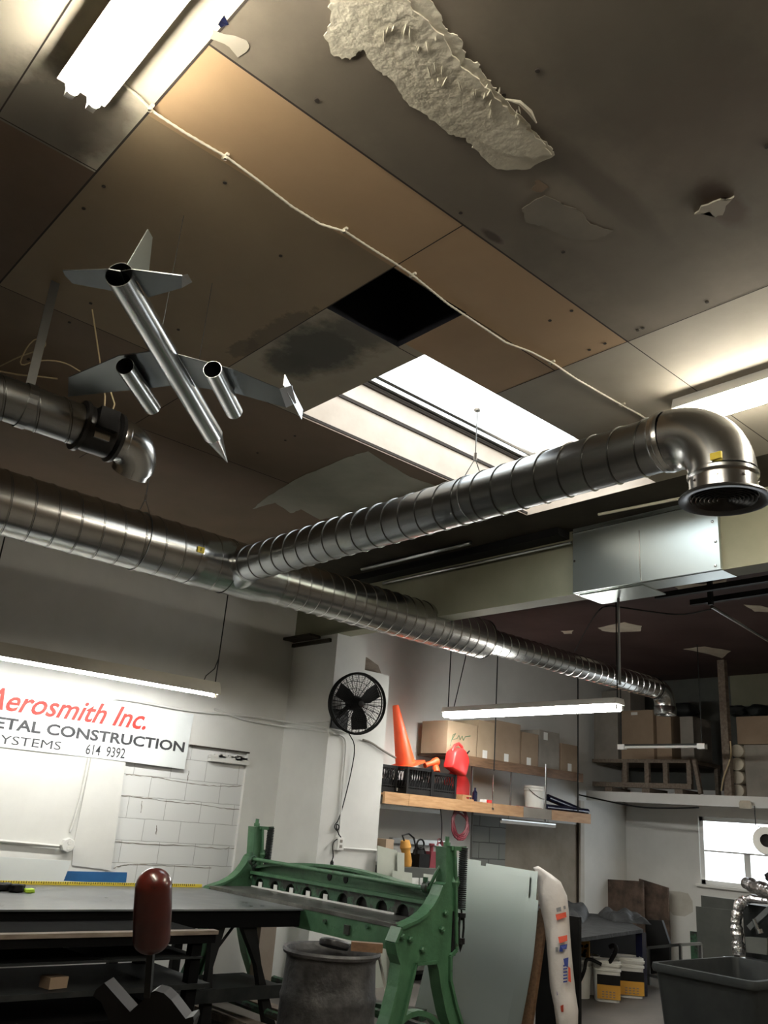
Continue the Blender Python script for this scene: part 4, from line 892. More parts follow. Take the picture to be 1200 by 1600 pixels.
k = onY(722, 1238, YF+.2); fuel_can('red fuel can standing upright behind the small wooden block', (k.x+.0, YF+.30, lz), .25, 0, 1.12)
k = onY(690, 1203, YF+.22); fuel_can('red fuel can tipped over on top of the right hand crate', (k.x+.0, YF+.0, cz+.012), .1, .30, .92)
bm = B(); k = onY(727, 1246, YF+.02)
box(bm, (k.x-.09, YF-.02, lz+.012), (k.x+.11, YF+.1, lz+.03)); box(bm, (k.x-.09, YF-.02, lz+.03), (k.x-.02, YF+.1, lz+.055)); box(bm, (k.x-.09, YF-.02, lz+.055), (k.x+.07, YF+.1, lz+.075))
tag(obj('wood_block', bm, 'wood', smooth=False), 'small notched wooden block on the shelf edge below the fuel can', 'wood block')
k = onY(744, 1240, YF+.1); bm = B(); lathe(bm, [(0, 0), (.032, 0), (.032, .12), (.012, .15), (.012, .18), (0, .18)], (k.x, YF+.12, lz), n=16); tag(obj('spray_bottle', bm, 'navy'), 'small dark blue bottle on the shelf right of the fuel can', 'bottle')
for dx, m_, lb in ((.02, 'white_gloss', 'tiny white and red packet beside the wooden block'), (.12, 'red', 'tiny red packet beside the wooden block')):
    bm = B(); cbox(bm, (k.x+dx+.06, YF+.05, lz+.03), (.07, .05, .04)); tag(obj('packet', bm, m_, smooth=False), lb, 'packet')
# bucket on the shelf
def pail(label, x, y, z, r=.145, h=.33, m='bucket', group=None, bail=True):
    t_ = thing('bucket', label, 'bucket', (x, y, z), group)
    bm = B(); lathe(bm, [(0, 0), (r*.86, 0), (r*.97, h*.78), (r*1.05, h*.79), (r*1.05, h*.83), (r*.98, h*.84), (r*.98, h*.9), (r*1.05, h*.91), (r*1.05, h*.94), (r, h*.95), (r*1.03, h), (r*.97, h), (r*.9, h*.6), (0, h*.1)], (x, y, z), n=36); obj('body', bm, m, t_)
    if bail:
        bm = B(); tube(bm, [V((x, y, z+h*.86))+V((math.cos(a)*r*1.07, -abs(math.sin(a))*r*.9-.02, -math.sin(a)*.12)) for a in [PI*i/14 for i in range(15)]], .004, 5); obj('bail_handle', bm, 'dark_steel', t_)
    return t_
k = onY(836, 1250, YF+.2); pail('white bucket on the lower wall shelf', k.x, YF+.2, lz, .15, .30)
for q0, q1, r_, lb in (((856, 1246), (905, 1259), .045, 'dark blue roll leaning behind the other on the shelf end'), ((853, 1258), (918, 1263), .035, 'shiny dark blue roll along the shelf end')):
    a, b = onY(*q0, YF+(.2 if r_ > .04 else .06)), onY(*q1, YF+(.2 if r_ > .04 else .06)); a.z = max(a.z, lz+r_+.02); b.z = lz+r_+.01 if r_ > .04 else lz+r_+.012
    if r_ < .04: a.z = b.z
    bm = B(); lathe(bm, [(0, 0), (r_, 0), (r_, (b-a).length), (r_*.4, (b-a).length), (r_*.4, (b-a).length-.02), (0, (b-a).length-.02)], a, b-a, 20); tag(obj('plastic_roll', bm, 'navy'), lb, 'roll')
k = onY(806, 1248, YF+.15); bm = B(); box(bm, (k.x-.12, YF+.0, lz+.003), (k.x+.35, YF+.045, lz+.02)); tag(obj('thin_tray', bm, 'maroon_tool', smooth=False), 'thin dark tray under the white bucket on the shelf', 'tray')
# unlit small lamp under the shelf
a, b = onY(783, 1275, 7.55), onY(867, 1283, 7.55); zz = lz-.19
t_ = thing('under_shelf_lamp', 'slim unlit tube lamp under the lower shelf', 'lamp', ((a.x+b.x)/2, 7.55, zz))
bm = B(); tube(bm, [(a.x, 7.55, zz), (b.x, 7.55, zz)], .018, 10); obj('tube', bm, 'tube_off', t_)
bm = B(); box(bm, (a.x, 7.535, zz+.018), (b.x, 7.565, zz+.034))
for x_ in (a.x+.15, b.x-.15): tube(bm, [(x_, 7.55, zz+.03), (x_, 7.55, lz-.021)], .004, 5)
obj('channel', bm, 'galv_dark', t_, smooth=False)
# cartons on the upper shelf
def carton(label, x0, x1, z1, m, y0=7.53, d=.45, tagm=None, scr=False, flap=True):
    t_ = thing('cardboard_box', label, 'box', ((x0+x1)/2, y0+d/2, uz), 'cardboard boxes on the upper wall shelf')
    bm = B(); box(bm, (x0, y0, uz+.004), (x1, y0+d, z1)); obj('carton', bm, m, t_, smooth=False)
    bm = B(); box(bm, (x0-.001, y0-.0015, z1-.09), ((x0+x1)/2*0+x0+.05, y0+.001, z1)); xm_ = (x0+x1)/2; box(bm, (x0+.0, y0+d/2-.03, z1), (x1, y0+d/2+.03, z1+.0015)); bm.free()
    bm = B(); box(bm, (x0+.0, y0+d/2-.03, z1), (x1, y0+d/2+.03, z1+.0015)); obj('tape_strip', bm, 'card_grey', t_, smooth=False)
    if tagm:
        bm = B(); lx = x0+(x1-x0)*tagm[0]; box(bm, (lx, y0-.003, uz+tagm[1]), (lx+.085, y0-.0005, uz+tagm[1]+.10)); obj('label', bm, 'white', t_, smooth=False)
    if scr:
        bm = B(); pts = [onY(x_, y_, y0-.004) for x_, y_ in ((703, 1166), (708, 1148), (712, 1146), (706, 1156), (714, 1154), (717, 1149), (719, 1156), (722, 1150), (724, 1157), (727, 1151), (735, 1150))]
        tube(bm, pts, .005, 4); obj('scribble', bm, 'green', t_)
    return t_
y5 = 7.53
carton('large pale brown box with green scribble, at the left end of the upper shelf', onY(699, 1150, y5).x, onY(745, 1150, y5).x, onY(720, 1129, y5).z, 'card', scr=True)
carton('tall pale box with white label beside the green-scribbled box', onY(747, 1150, y5).x, onY(773, 1150, y5).x, onY(760, 1127, y5).z, 'card', tagm=(.3, .01))
carton('tall taped brown box in the middle of the upper shelf', onY(775, 1150, y5).x, onY(813, 1150, y5).x, onY(790, 1128, y5).z, 'card2', tagm=(.35, .01))
carton('lower brown box with white label right of the tall taped box', onY(816, 1150, y5).x, onY(841, 1150, y5).x, onY(830, 1146, y5).z, 'card2', tagm=(.3, .01))
carton('grey plastic-wrapped box on the upper shelf', onY(843, 1160, y5).x, onY(874, 1160, y5).x, onY(858, 1143, y5).z, 'card_grey', tagm=(.2, .38))
carton('small brown box at the right end of the upper shelf', onY(877, 1170, y5).x, onY(902, 1170, y5).x, onY(888, 1163, y5).z, 'card2', tagm=(.4, .02))
# hose coils
def coil(name, label, c, r1, r2, turns, rr, m, cat='hose'):
    bm = B(); pts = []
    for i in range(turns*20):
        a = 2*PI*i/20; k = 1+.12*math.sin(i*.7)+.08*math.sin(i*.23); pts.append(V((c.x+math.cos(a)*r1*k, c.y+.015*math.sin(i*.31), c.z+math.sin(a)*r2*k-.03*math.sin(i*.11))))
    tube(bm, pts, rr, 6); return tag(obj(name, bm, m), label, cat)
k = onY(719, 1287, 7.5); coil('hose_coil', 'maroon air hose coiled and hung below the lower shelf', k, .125, .155, 9, .009, 'hose')
k = onY(688, 1323, 7.5); coil('hose_coil', 'small dark red cord coil hanging below the shelf near the green machine', k, .045, .06, 4, .006, 'hose')
cable('air_line', 'dark cord hanging from the shelf to the small red coil', [onY(688, 1262, 7.5), onY(691, 1290, 7.5), onY(689, 1318, 7.5)], .006, 'black')
bm = B(); x_ = onY(736, 1330, W-.03).x; tube(bm, [(x_, W-.03, lz-.03), (x_, W-.03, .9)], .014, 8); tag(obj('wall_conduit', bm, 'galv_dark'), 'grey pipe running down the wall under the lower shelf', 'pipe')

# ================================================================== CABINET CORNER BEHIND THE GREEN MACHINE
YC = 7.25
ca, cb_ = onY(612, 1360, YC), onY(700, 1372, YC); ctop = onY(650, 1356, YC).z
cab = thing('storage_cabinet', 'low grey cabinet under the shelf carrying small tools', 'cabinet', ((ca.x+cb_.x)/2, 7.6, 0))
bm = B(); box(bm, (ca.x, YC, .06), (cb_.x+.35, W-.004, ctop)); obj('body', bm, 'panel_green', cab, smooth=False)
for i in range(3):
    bm = B(); w_ = (cb_.x+.35-ca.x)/3; box(bm, (ca.x+w_*i+.01, YC-.015, .1), (ca.x+w_*(i+1)-.01, YC, ctop-.1)); obj('door', bm, 'white', cab, smooth=False)
bm = B(); box(bm, (ca.x+.02, YC+.03, 0), (cb_.x+.33, W-.03, .06)); obj('plinth', bm, 'black', cab, smooth=False)
def floor_sheet(label, q0, q1, y, m='pale_panel'):
    a, b = onY(*q0, y), onY(*q1, y); bm = B(); prism(bm, [(a.x, y, a.z), (b.x, y, b.z), (b.x, y-.12, 0), (a.x, y-.12, 0)], (0, .006, 0)); return tag(obj('pale_sheet', bm, m, smooth=False), label, 'metal sheet')
floor_sheet('tall pale green sheet leaning against the cabinet beside the column', (590, 1321), (620, 1329), 7.2)
floor_sheet('narrow pale strip leaning between the tall sheet and the amber tool', (621, 1331), (632, 1333), 7.17)
floor_sheet('short pale sheet in front of the tool cabinet, left one', (613, 1360), (644, 1364), 7.14)
floor_sheet('short pale sheet in front of the tool cabinet, right one', (662, 1365), (700, 1370), 7.14)
bm = B(); a, b = onY(612, 1310, W-.05), onY(692, 1318, W-.05); box(bm, (a.x, W-.07, a.z-.05), (b.x+.1, W-.005, a.z+.01)); tag(obj('wall_rail', bm, 'galv', smooth=False), 'grey metal rail on the wall above the small tools', 'rail')
bm = B(); a = onY(590, 1318, 7.3); cbox(bm, (a.x+.1, 7.35, a.z), (.2, .2, .10), .4); tag(obj('small_carton', bm, 'card2', smooth=False), 'small brown carton on top of the pale sheets by the column', 'box')
def lump(name, label, cat, c, s, m, seed=0, extra=None):
    random.seed(seed); bm = B(); bmesh.ops.create_icosphere(bm, subdivisions=3, radius=1)
    for v in bm.verts:
        n = v.co.copy(); k = 1+.18*math.sin(n.x*4+seed)*math.cos(n.y*5)+.12*math.sin(n.z*7+seed*2)
        q = V((max(-.8, min(.8, n.x*k)), max(-.8, min(.8, n.y*k)), max(-.8, min(.85, n.z*k))))
        v.co = V((q.x*s[0], q.y*s[1], (q.z+.8)*s[2]))+V(c)
    return tag(obj(name, bm, m, ang=60), label, cat)
k = onY(634, 1350, 7.4)
am = thing('angle_grinder', 'amber power tool with black cord loop on the cabinet', 'power tool', (k.x, 7.4, ctop))
bm = B(); lathe(bm, [(0, 0), (.05, 0), (.06, .05), (.05, .16), (.065, .2), (.05, .27), (0, .28)], (k.x+.02, 7.4, ctop+.002), (-.2, 0, 1), 18); obj('body', bm, 'amber_tool', am)
bm = B(); tube(bm, [(k.x-.05, 7.38, ctop+.24), (k.x-.1, 7.38, ctop+.32), (k.x, 7.38, ctop+.34), (k.x+.08, 7.38, ctop+.3), (k.x+.12, 7.38, ctop+.2)], .01, 6); tube(bm, [V((k.x+.17+math.cos(a)*.055, 7.36, ctop+.24+math.sin(a)*.05)) for a in [2*PI*i/16 for i in range(17)]], .01, 6); obj('cord', bm, 'black', am)
k = onY(655, 1350, 7.4); dk = thing('black_tool', 'black power tool between the amber tool and the maroon jack', 'power tool', (k.x, 7.4, ctop))
bm = B(); cbox(bm, (k.x, 7.4, ctop+.07), (.16, .16, .14)); lathe(bm, [(.07, 0), (.06, .05), (0, .06)], (k.x-.02, 7.4, ctop+.13), n=14); obj('body', bm, 'black', dk, smooth=False)
bm = B(); tube(bm, [(k.x-.09, 7.4, ctop+.13), (k.x-.07, 7.4, ctop+.2), (k.x+.05, 7.4, ctop+.2), (k.x+.09, 7.4, ctop+.13)], .014, 8); obj('handle', bm, 'black', dk)
k = onY(675, 1352, 7.4); mj = thing('bottle_jack', 'maroon tool with a narrow neck on the cabinet', 'tool', (k.x, 7.4, ctop))
bm = B(); prism(bm, [(k.x-.09, 7.35, ctop+.001), (k.x+.09, 7.35, ctop+.001), (k.x+.08, 7.35, ctop+.17), (k.x-.07, 7.35, ctop+.17)], (0, .1, 0)); obj('body', bm, 'maroon_tool', mj, smooth=False)
bm = B(); lathe(bm, [(.022, 0), (.022, .06), (.035, .065), (.035, .085), (0, .085)], (k.x-.02, 7.4, ctop+.17), n=12); obj('neck', bm, 'maroon_tool', mj)

# ================================================================== GREEN FOOT SHEAR
YR, YLF = 4.86, 7.45
sh = thing('metal_shear', 'old green cast iron foot-operated sheet metal shear with coil springs', 'machine', (5.0, 6.15, 0))
def pz(x, y): p = onY(x, y, YR); return (p.x, p.z)
prof = [pz(695, 1323), pz(708, 1323), pz(710, 1381), (5.15, 1.02), (5.18, .70), (5.12, .66), (5.13, .5), (5.20, .34), (5.32, .12), (5.42, 0), (5.30, 0), (5.20, .12), (5.10, .30), (5.04, .45), (5.0, .58), pz(680, 1503),
        pz(648, 1506), (4.755, .58), (4.73, .48), (4.68, .30), (4.62, .12), (4.60, 0), (4.42, 0), (4.47, .1), (4.55, .30), (4.60, .48), pz(624, 1506), (4.58, .69), (4.555, .76), pz(625, 1450), pz(650, 1439), pz(664, 1429), pz(675, 1416), pz(684, 1400), pz(690, 1384), pz(695, 1380)]
for y0 in (YR, YLF-.0):
    bm = B(); prism(bm, [(x, y0, z) for x, z in prof], (0, .035, 0))
    # flange around the outline
    n = len(prof); cxp = sum(p[0] for p in prof)/n
    for i in range(n):
        a, b = prof[i], prof[(i+1) % n]
        if a[1] < .001 and b[1] < .001: continue
        if (a[1] > 1.2 and b[1] > 1.2): continue
        bar(bm, (a[0], y0+.03, a[1]), (b[0], y0+.03, b[1]), .11, .022)
    for x, z in ((4.70, .78), (4.83, .71), (4.62, .80), (5.02, .84), (5.05, .95)): lathe(bm, [(.022, .012), (.022, -.012), (.012, -.02), (0, -.02)], (x, y0-.01, z), (0, 1, 0), 6)
    fr_ = obj('side_frame', bm, 'green', sh, smooth=False)
    # guide post upper collar, spring and turnbuckle
    sx_ = 5.205; yb0 = y0-.02
    bm = B(); lathe(bm, [(.028, 0), (.028, .03), (.018, .03), (.018, .07), (0, .07)], (5.06, y0+.02, 1.41), n=12); bar(bm, (5.08, y0, 1.40), (sx_+.02, yb0, 1.40), .03, .03); obj('guide_bracket', bm, 'green', fr_)
    bm = B(); lathe(bm, [(.03, 0), (.045, .04), (.03, .08)], (5.15, y0+.01, 1.12), n=12); obj('boss', bm, 'green', fr_)
    bm = B(); pts = []; tn = 30
    for i in range(tn*12+1):
        a = 2*PI*i/12; pts.append(V((sx_+math.cos(a)*.03, yb0+math.sin(a)*.03, 1.415-.44*i/(tn*12))))
    tube(bm, pts, .006, 6); obj('spring', bm, 'dark_steel', fr_)
    bm = B(); tube(bm, [(sx_, yb0, .98), (sx_+.01, yb0, .94), (sx_+.01, yb0, .9)], .007, 6)
    for s_ in (-1, 1): tube(bm, [(sx_+.01+.02*s_, yb0, .93), (sx_+.01+.026*s_, yb0, .85), (sx_+.01+.02*s_, yb0, .76)], .009, 6)
    lathe(bm, [(.03, 0), (.03, .04), (0, .04)], (sx_+.01, yb0, .74), n=10); lathe(bm, [(.018, 0), (0, -.06)], (sx_+.01, yb0, .74), n=8); lathe(bm, [(.03, 0), (.03, .03), (0, .03)], (sx_+.01, yb0, .92), n=10); box(bm, (sx_-.07, y0-.01, .66), (sx_-.03, y0+.03, .96)); obj('turnbuckle', bm, 'black', fr_)
zbed = .872
bm = B(); prism(bm, [(4.60, YR+.036, zbed), (5.06, YR+.036, zbed), (5.06, YLF-.001, zbed), (4.60, YLF-.001, zbed)], (0, 0, -.028)); obj('bed', bm, 'bed', sh, smooth=False)
bm = B(); box(bm, (4.605, YR+.04, .70), (4.65, 6.05, zbed-.03)); box(bm, (4.61, YR+.04, .70), (4.75, 6.05, .73)); obj('front_apron', bm, 'green', sh, smooth=False)
bm = B(); box(bm, (4.605, 6.05, .70), (4.65, YLF-.002, zbed-.03)); obj('front_apron', bm, 'green_worn', sh, smooth=False)
bm = B(); box(bm, (4.59, 5.40, .735), (4.604, 5.46, .80)); lathe(bm, [(.016, 0), (.016, .02), (0, .02)], (4.605, 5.7, .79), (-1, 0, 0), 8); lathe(bm, [(.016, 0), (.016, .02), (0, .02)], (4.605, 5.2, .82), (-1, 0, 0), 8); obj('bolt_lug', bm, 'green_worn', sh)
# hold-down with arches
XH = 5.08; y0h, y1h = YR+.08, YLF-.03
bm = B(); na = 10; pitch = (y1h-y0h)/na; zl, zh = zbed+.012, zbed+.118; out = [(y0h, zh), (y0h, zl)]
for i in range(na):
    c = y0h+pitch*(i+.5); r = pitch*.27
    out.append((c-r, zl))
    for k in range(9): a = PI-PI*k/8; out.append((c+r*math.cos(a), zl+.012+.062*math.sin(a)))
    out.append((c+r, zl))
out += [(y1h, zl), (y1h, zh)]
bm = B(); prism(bm, [(XH-.03, y, z) for y, z in out], (.025, 0, 0)); obj('hold_down', bm, 'green_worn', sh, smooth=False)
bm = B(); box(bm, (XH-.05, y0h+.45, zbed+.001), (XH-.036, y1h-.02, zbed+.014))
obj('white_strip', bm, 'white_gloss', sh, smooth=False)
for k in range(5):
    bm = B(); c = y1h-pitch*(k+.62); box(bm, (XH-.042, c-.028, zbed+.014), (XH-.036, c+.028, zbed+.055)); obj('white_tab', bm, 'white_gloss', sh, smooth=False)
bm = B(); box(bm, (XH+.005, y0h, zbed-.02), (XH+.02, y1h, zh)); obj('dark_blade_backing', bm, 'black', sh, smooth=False)  # black backing added so the hold-down arches look dark
# crosshead: lower ledge, web with two slots, and arched upper flange
bm = B(); box(bm, (XH-.065, y0h, zh-.005), (XH+.03, y1h, zh+.022)); obj('ledge', bm, 'green', sh, smooth=False)
ptop = []
for i in range(25):
    t = i/24; y = y0h+(y1h-y0h)*t; ptop.append((y, zh+.045+.115*math.sin(PI*t)**.8))
bm = B(); n = len(ptop)
prism(bm, [(XH, y0h, zh+.02)]+[(XH, y, z) for y, z in ptop]+[(XH, y1h, zh+.02)], (.03, 0, 0)); obj('web', bm, 'green', sh, smooth=False)
bm = B()
for (ya, za), (yb_2, zb_2) in zip(ptop, ptop[1:]): bar(bm, (XH, ya, za), (XH, yb_2, zb_2), .11, .022)
obj('arched_flange', bm, 'green', sh, smooth=False)
ym = (y0h+y1h)/2
for dy in (-.11, .11):
    bm = B(); lathe(bm, [(.0, -.004), (.028, -.004), (.034, 0), (.034, .005)], (XH-.001, ym+dy, zh+.075), (1, 0, 0), 16); 
    obj('slot', bm, 'black', sh)
bm = B(); lathe(bm, [(0, -.004), (.018, -.004), (.018, .003)], (XH-.004, ym-.22, zh+.12), (1, 0, 0), 12); obj('round_bolt', bm, 'white_gloss', sh)
# torsion rod with clamps and links
bm = B(); zt_ = 1.10; tube(bm, [(XH-.09, YR+.12, zt_), (XH-.09, YLF-.02, zt_+.02)], .018, 12); obj('torsion_rod', bm, 'green', sh)
for y_ in (YR+.14, YLF-.08):
    bm = B(); lathe(bm, [(.035, 0), (.045, .01), (.045, .05), (.035, .06)], (XH-.09, y_-.03, zt_+.01), (0, 1, 0), 12); bar(bm, (XH-.09, y_, zt_), (XH-.03, y_, zt_-.10), .035, .04); lathe(bm, [(.02, 0), (.02, .05), (0, .05)], (XH-.11, y_, zt_+.03), n=8); obj('rod_clamp', bm, 'green_worn', sh)
bm = B(); tube(bm, [(XH-.09, YR+.12, zt_), (5.0, YR+.06, 1.22), (5.05, YR+.04, 1.30)], .014, 8); obj('link_rod', bm, 'green', sh)
# treadle and floor brace
bm = B(); tube(bm, [(4.40, YR+.1, .14), (4.38, YR+.8, .12), (4.38, YLF-.8, .12), (4.40, YLF-.1, .14)], .03, 8); obj('treadle', bm, 'green_worn', sh)
bm = B(); pts = [V((4.86+.30*math.cos(a)*1.0, YR+.06, .0+.30*math.sin(a)+.0)) for a in [PI*i/16 for i in range(17)]]
for a, b in zip(pts, pts[1:]): bar(bm, a, b, .07, .035)
obj('arch_brace', bm, 'green', sh, smooth=False)
bm = B(); tube(bm, [(5.3, YR+.3, .10), (5.3, YLF-.2, .10)], .035, 8); obj('rear_tie', bm, 'green_worn', sh)
bm = B(); tube(bm, [(4.95, 5.5, .70), (4.75, YR+.12, .12)], .012, 6); obj('brace_rod', bm, 'beige', sh)

# ================================================================== STEEL BENCH, RACK
zt = .845; by0, by1 = 5.98, 7.58
bn = thing('layout_bench', 'long steel-topped workbench in front of the sign wall', 'bench', (2.4, 6.9, 0))
bm = B(); box(bm, (-.6, by0, zt-.012), (4.594, by1, zt)); obj('top', bm, 'bench', bn, smooth=False)
bm = B(); box(bm, (-.58, by0+.02, zt-.13), (4.58, by0+.07, zt-.013)); box(bm, (-.58, by1-.07, zt-.13), (4.58, by1-.02, zt-.013)); box(bm, (4.53, by0+.07, zt-.13), (4.58, by1-.07, zt-.013)); obj('frame', bm, 'rack_black', bn, smooth=False)
for (t0, t1, b0, yy) in (((336, 1424), (356, 1424), (329, 1500), by0+.05), ((381, 1424), (403, 1424), (398, 1500), by0+.05)):
    bm = B(); a, b = onY(*t0, yy), onY(*t1, yy); c = onY(*b0, yy); k = (a.z-0)/(a.z-c.z); ex = a.x+(c.x-a.x)*k
    prism(bm, [(a.x, yy, zt-.12), (b.x, yy, zt-.12), ((b.x+ex)/2-.03, yy, .45), (ex+.06, yy, 0), (ex-.04, yy, 0), ((a.x+ex)/2-.01, yy, .45)], (0, .06, 0)); obj('leg', bm, 'black', bn, smooth=False)
for x_ in (-.4, 1.9):
    for y_ in (by0+.05, by1-.1):
        bm = B(); box(bm, (x_, y_, 0), (x_+.08, y_+.06, zt-.12)); obj('leg', bm, 'black', bn, smooth=False)
for x_ in (3.75, 4.35):
    bm = B(); box(bm, (x_, by1-.1, 0), (x_+.08, by1-.04, zt-.12)); obj('leg', bm, 'black', bn, smooth=False)
bm = B(); tube(bm, [onY(380, 1427, by0+.15), onY(333, 1490, by0+.15)], .011, 6); obj('diagonal_brace', bm, 'black', bn)
bm = B(); a = onY(323, 1519, by0+.1); box(bm, (1.9, by0+.06, .27), (4.5, by0+.6, .30)); box(bm, (1.9, by0+.02, .22), (4.5, by0+.07, .31)); obj('lower_shelf', bm, 'dark_steel', bn, smooth=False)
bm = B(); box(bm, (3.6, by1-.12, .42), (4.7, by1-.06, .50)); obj('rear_rail', bm, 'black', bn, smooth=False)
bm = B(); box(bm, (-.5, 7.54, zt+.001), (4.58, 7.554, zt+.028)); tp_ = tag(obj('measuring_tape', bm, 'yellow', smooth=False), 'long yellow measuring rule along the back edge of the bench', 'measuring tape')
bm = B()
for k in range(230): x = -.2+k*.0205; box(bm, (x, 7.537, zt+.014 if k % 5 else zt+.008), (x+.004, 7.54, zt+.028))
tk_ = obj('ticks', bm, 'black', tp_, smooth=False); tk_['kind'] = 'stuff'
wall_board('blue_board', [(103, 1361), (198, 1363), (196, 1381), (98, 1376)], 7.9, .01, 'blue', 'blue board standing behind the bench under the block infill')
wall_board('grey_board', [(-60, 1335), (111, 1345), (98, 1378), (-60, 1378)], 7.85, .01, 'sign', 'pale grey board standing behind the bench at the left edge')
random.seed(3)
k = onZ(12, 1392, zt); lump('work_glove', 'crumpled black glove on the bench at the left edge', 'glove', (k.x-.05, k.y, zt), (.10, .07, .035), 'black', 2)
k = onZ(26, 1394, zt); lump('work_glove', 'black glove lying beside the lime tool on the bench', 'glove', (k.x-.01, k.y-.02, zt), (.07, .05, .035), 'black', 5)
k = onZ(37, 1395, zt); lump('lime_tool', 'small lime green tool beside the black gloves on the bench', 'tool', (k.x+.03, k.y-.02, zt), (.045, .03, .02), 'lime', 8)
# stock rack
rk = thing('stock_rack', 'black steel rack with shelves of sheet metal in front of the bench', 'rack', (1.6, 5.6, 0))
ry0, ry1, rx0, rx1 = 5.28, 6.05, -.4, 3.27
for x_ in (rx1-.07, 1.35, rx0):
    for y_ in (ry0, ry1-.07):
        bm = B(); box(bm, (x_, y_, 0), (x_+.07, y_+.07, .775)); obj('post', bm, 'rack_black', rk, smooth=False)
for z_, m_, th in ((.78, 'rack_black', .05), (.655, 'dark_steel', .012), (.50, 'dark_steel', .03), (.34, 'rack_black', .03), (.15, 'dark_steel', .03)):
    bm = B(); box(bm, (rx0-.02, ry0-.02, z_-th), (rx1+(.08 if z_ in (.78, .50) else 0), ry1, z_)); obj('shelf', bm, m_, rk, smooth=False)
bm = B(); box(bm, (rx0-.4, ry0-.03, .781), (rx1+.09, ry0+.04, .805)); tag(obj('wood_plank', bm, 'old_wood', smooth=False), 'old brown plank lying along the front of the rack top', 'plank')
bm = B(); n = 14; 
for i in range(n):
    t0, t1 = i/n, (i+1)/n; f_ = lambda t: (.657+.065*t**1.5, ry0+.0+.70*t)
    (z0_, y0_), (z1_, y1_) = f_(t0), f_(t1); quad(bm, ((1.45, y0_, z0_), (2.62-.3*t0, y0_, z0_), (2.62-.3*t1, y1_, z1_), (1.45, y1_, z1_)))
tag(obj('steel_sheet', bm, 'galv'), 'bowed grey steel sheet lying inside the dark rack', 'metal sheet')
k = onY(75, 1522, ry0+.2); bm = B(); cbox(bm, (k.x, ry0+.1, .535), (.12, .1, .06), .2); tag(obj('wood_offcut', bm, 'card2', smooth=False), 'small pale wooden offcut on the middle rack shelf', 'wood block')
# lumber on the floor
for i, (a, b, w_, h_, m_, lb) in enumerate((((315, 1575), (415, 1610), .14, .05, 'old_wood', 'pale plank on the floor under the shear, nearest the rack'), ((330, 1545), (470, 1590), .12, .05, 'old_wood', 'plank on the floor under the shear behind the first plank'), ((560, 1570), (660, 1590), .16, .08, 'green_worn', 'dark green timber on the floor beyond the drum'))):
    p, q = onZ(*a, .03), onZ(*b, .03); bm = B(); bar(bm, (p.x, p.y, h_/2+.002), (q.x, q.y, h_/2+.002), w_, h_); tag(obj('timber', bm, m_, smooth=False), lb, 'plank')

# ================================================================== NEAR STAKE TOOL (bottom left)
dep = 2.5
def vd(x, y, d=dep): return CAM+ray(x, y)*d
stk = thing('stake_tool', 'dark machine post topped by a worn dark red rounded weight, nearest the camera', 'machine', (vd(235, 1550).x, vd(235, 1550).y, 0))
a, b = vd(236, 1488), vd(241, 1358); L_ = (b-a).length; rr = 28.5/FPX*dep
bm = B(); pr = [(0, 0)]
for i in range(1, 9): t = PI/2*i/8; pr.append((rr*1.0*math.sin(t), rr*.75*(1-math.cos(t))))
pr += [(rr*1.03, L_*.5)]
for i in range(0, 9): t = PI/2*i/8; pr.append((rr*.99*math.cos(t), L_-rr*.95+rr*.95*math.sin(t)))
lathe(bm, pr, a, b-a, 40); obj('weight', bm, 'red_tool', stk)
bm = B(); c = vd(231, 1556); bar(bm, c, a+(b-a)*.05, .018, .024); obj('stem', bm, 'dark_steel', stk, smooth=False)
fl = V((_f.x, _f.y, 0)).normalized()
out = [(145, 1556), (150, 1546), (163, 1536), (203, 1581), (222, 1564), (234, 1552), (242, 1548), (256, 1552), (268, 1563), (290, 1592), (302, 1588), (303, 1596), (290, 1640), (190, 1640), (158, 1566)]
bm = B(); prism(bm, [vd(*p) for p in out], fl*.10); obj('forked_head', bm, 'black', stk, smooth=False)
bm = B(); c = vd(235, 1630)+fl*.05; lathe(bm, [(.05, 0), (.05, c.z-.05), (.03, c.z)], (c.x, c.y, 0), n=20); lathe(bm, [(.22, 0), (.22, .015), (.06, .03)], (c.x, c.y, 0), n=28); obj('pedestal', bm, 'dark_steel', stk)

# ================================================================== DRUM
dx_, dy_ = 3.68, 4.47
dr = thing('steel_drum', 'open dark steel drum full of scrap in front of the shear', 'drum', (dx_, dy_, 0))
bm = B(); R_ = .285
lathe(bm, [(0, .0), (R_*.97, 0), (R_, .02), (R_*1.02, .2), (R_*1.035, .25), (R_*1.02, .3), (R_*1.0, .52), (R_*1.02, .55), (R_*.985, .58), (R_*.95, .74), (R_*.96, .765), (R_*1.03, .775), (R_*1.05, .79), (R_*1.03, .805), (R_*.97, .80), (R_*.94, .78), (R_*.93, .74), (R_*.95, .3), (0, .3)], (dx_, dy_, 0), n=56); obj('body', bm, 'drum', dr)
bm = B(); lathe(bm, [(R_*.9, .70), (0, .73)], (dx_, dy_, 0), n=30); k_ = obj('scrap', bm, 'dark_steel', dr); 
k = onZ(560, 1478, .83); bm = B(); c = V((dx_+.10, dy_-.02, .80)); lathe(bm, [(.0, 0), (.09, 0), (.095, .01), (.095, .03), (.085, .04), (0, .045)], (dx_+.06, dy_+.06, .80), (.25, .1, 1), 24); tag(obj('round_lid', bm, 'drum'), 'round dark metal piece resting on the drum rim', 'lid')
bm = B(); k = onZ(592, 1485, .81); bar(bm, (k.x-.14, k.y+.1, .825), (k.x+.01, k.y-.02, .825), .06, .05); tag(obj('wood_offcut', bm, 'wood_dark', smooth=False), 'short wooden offcut on the right rim of the drum', 'wood block')
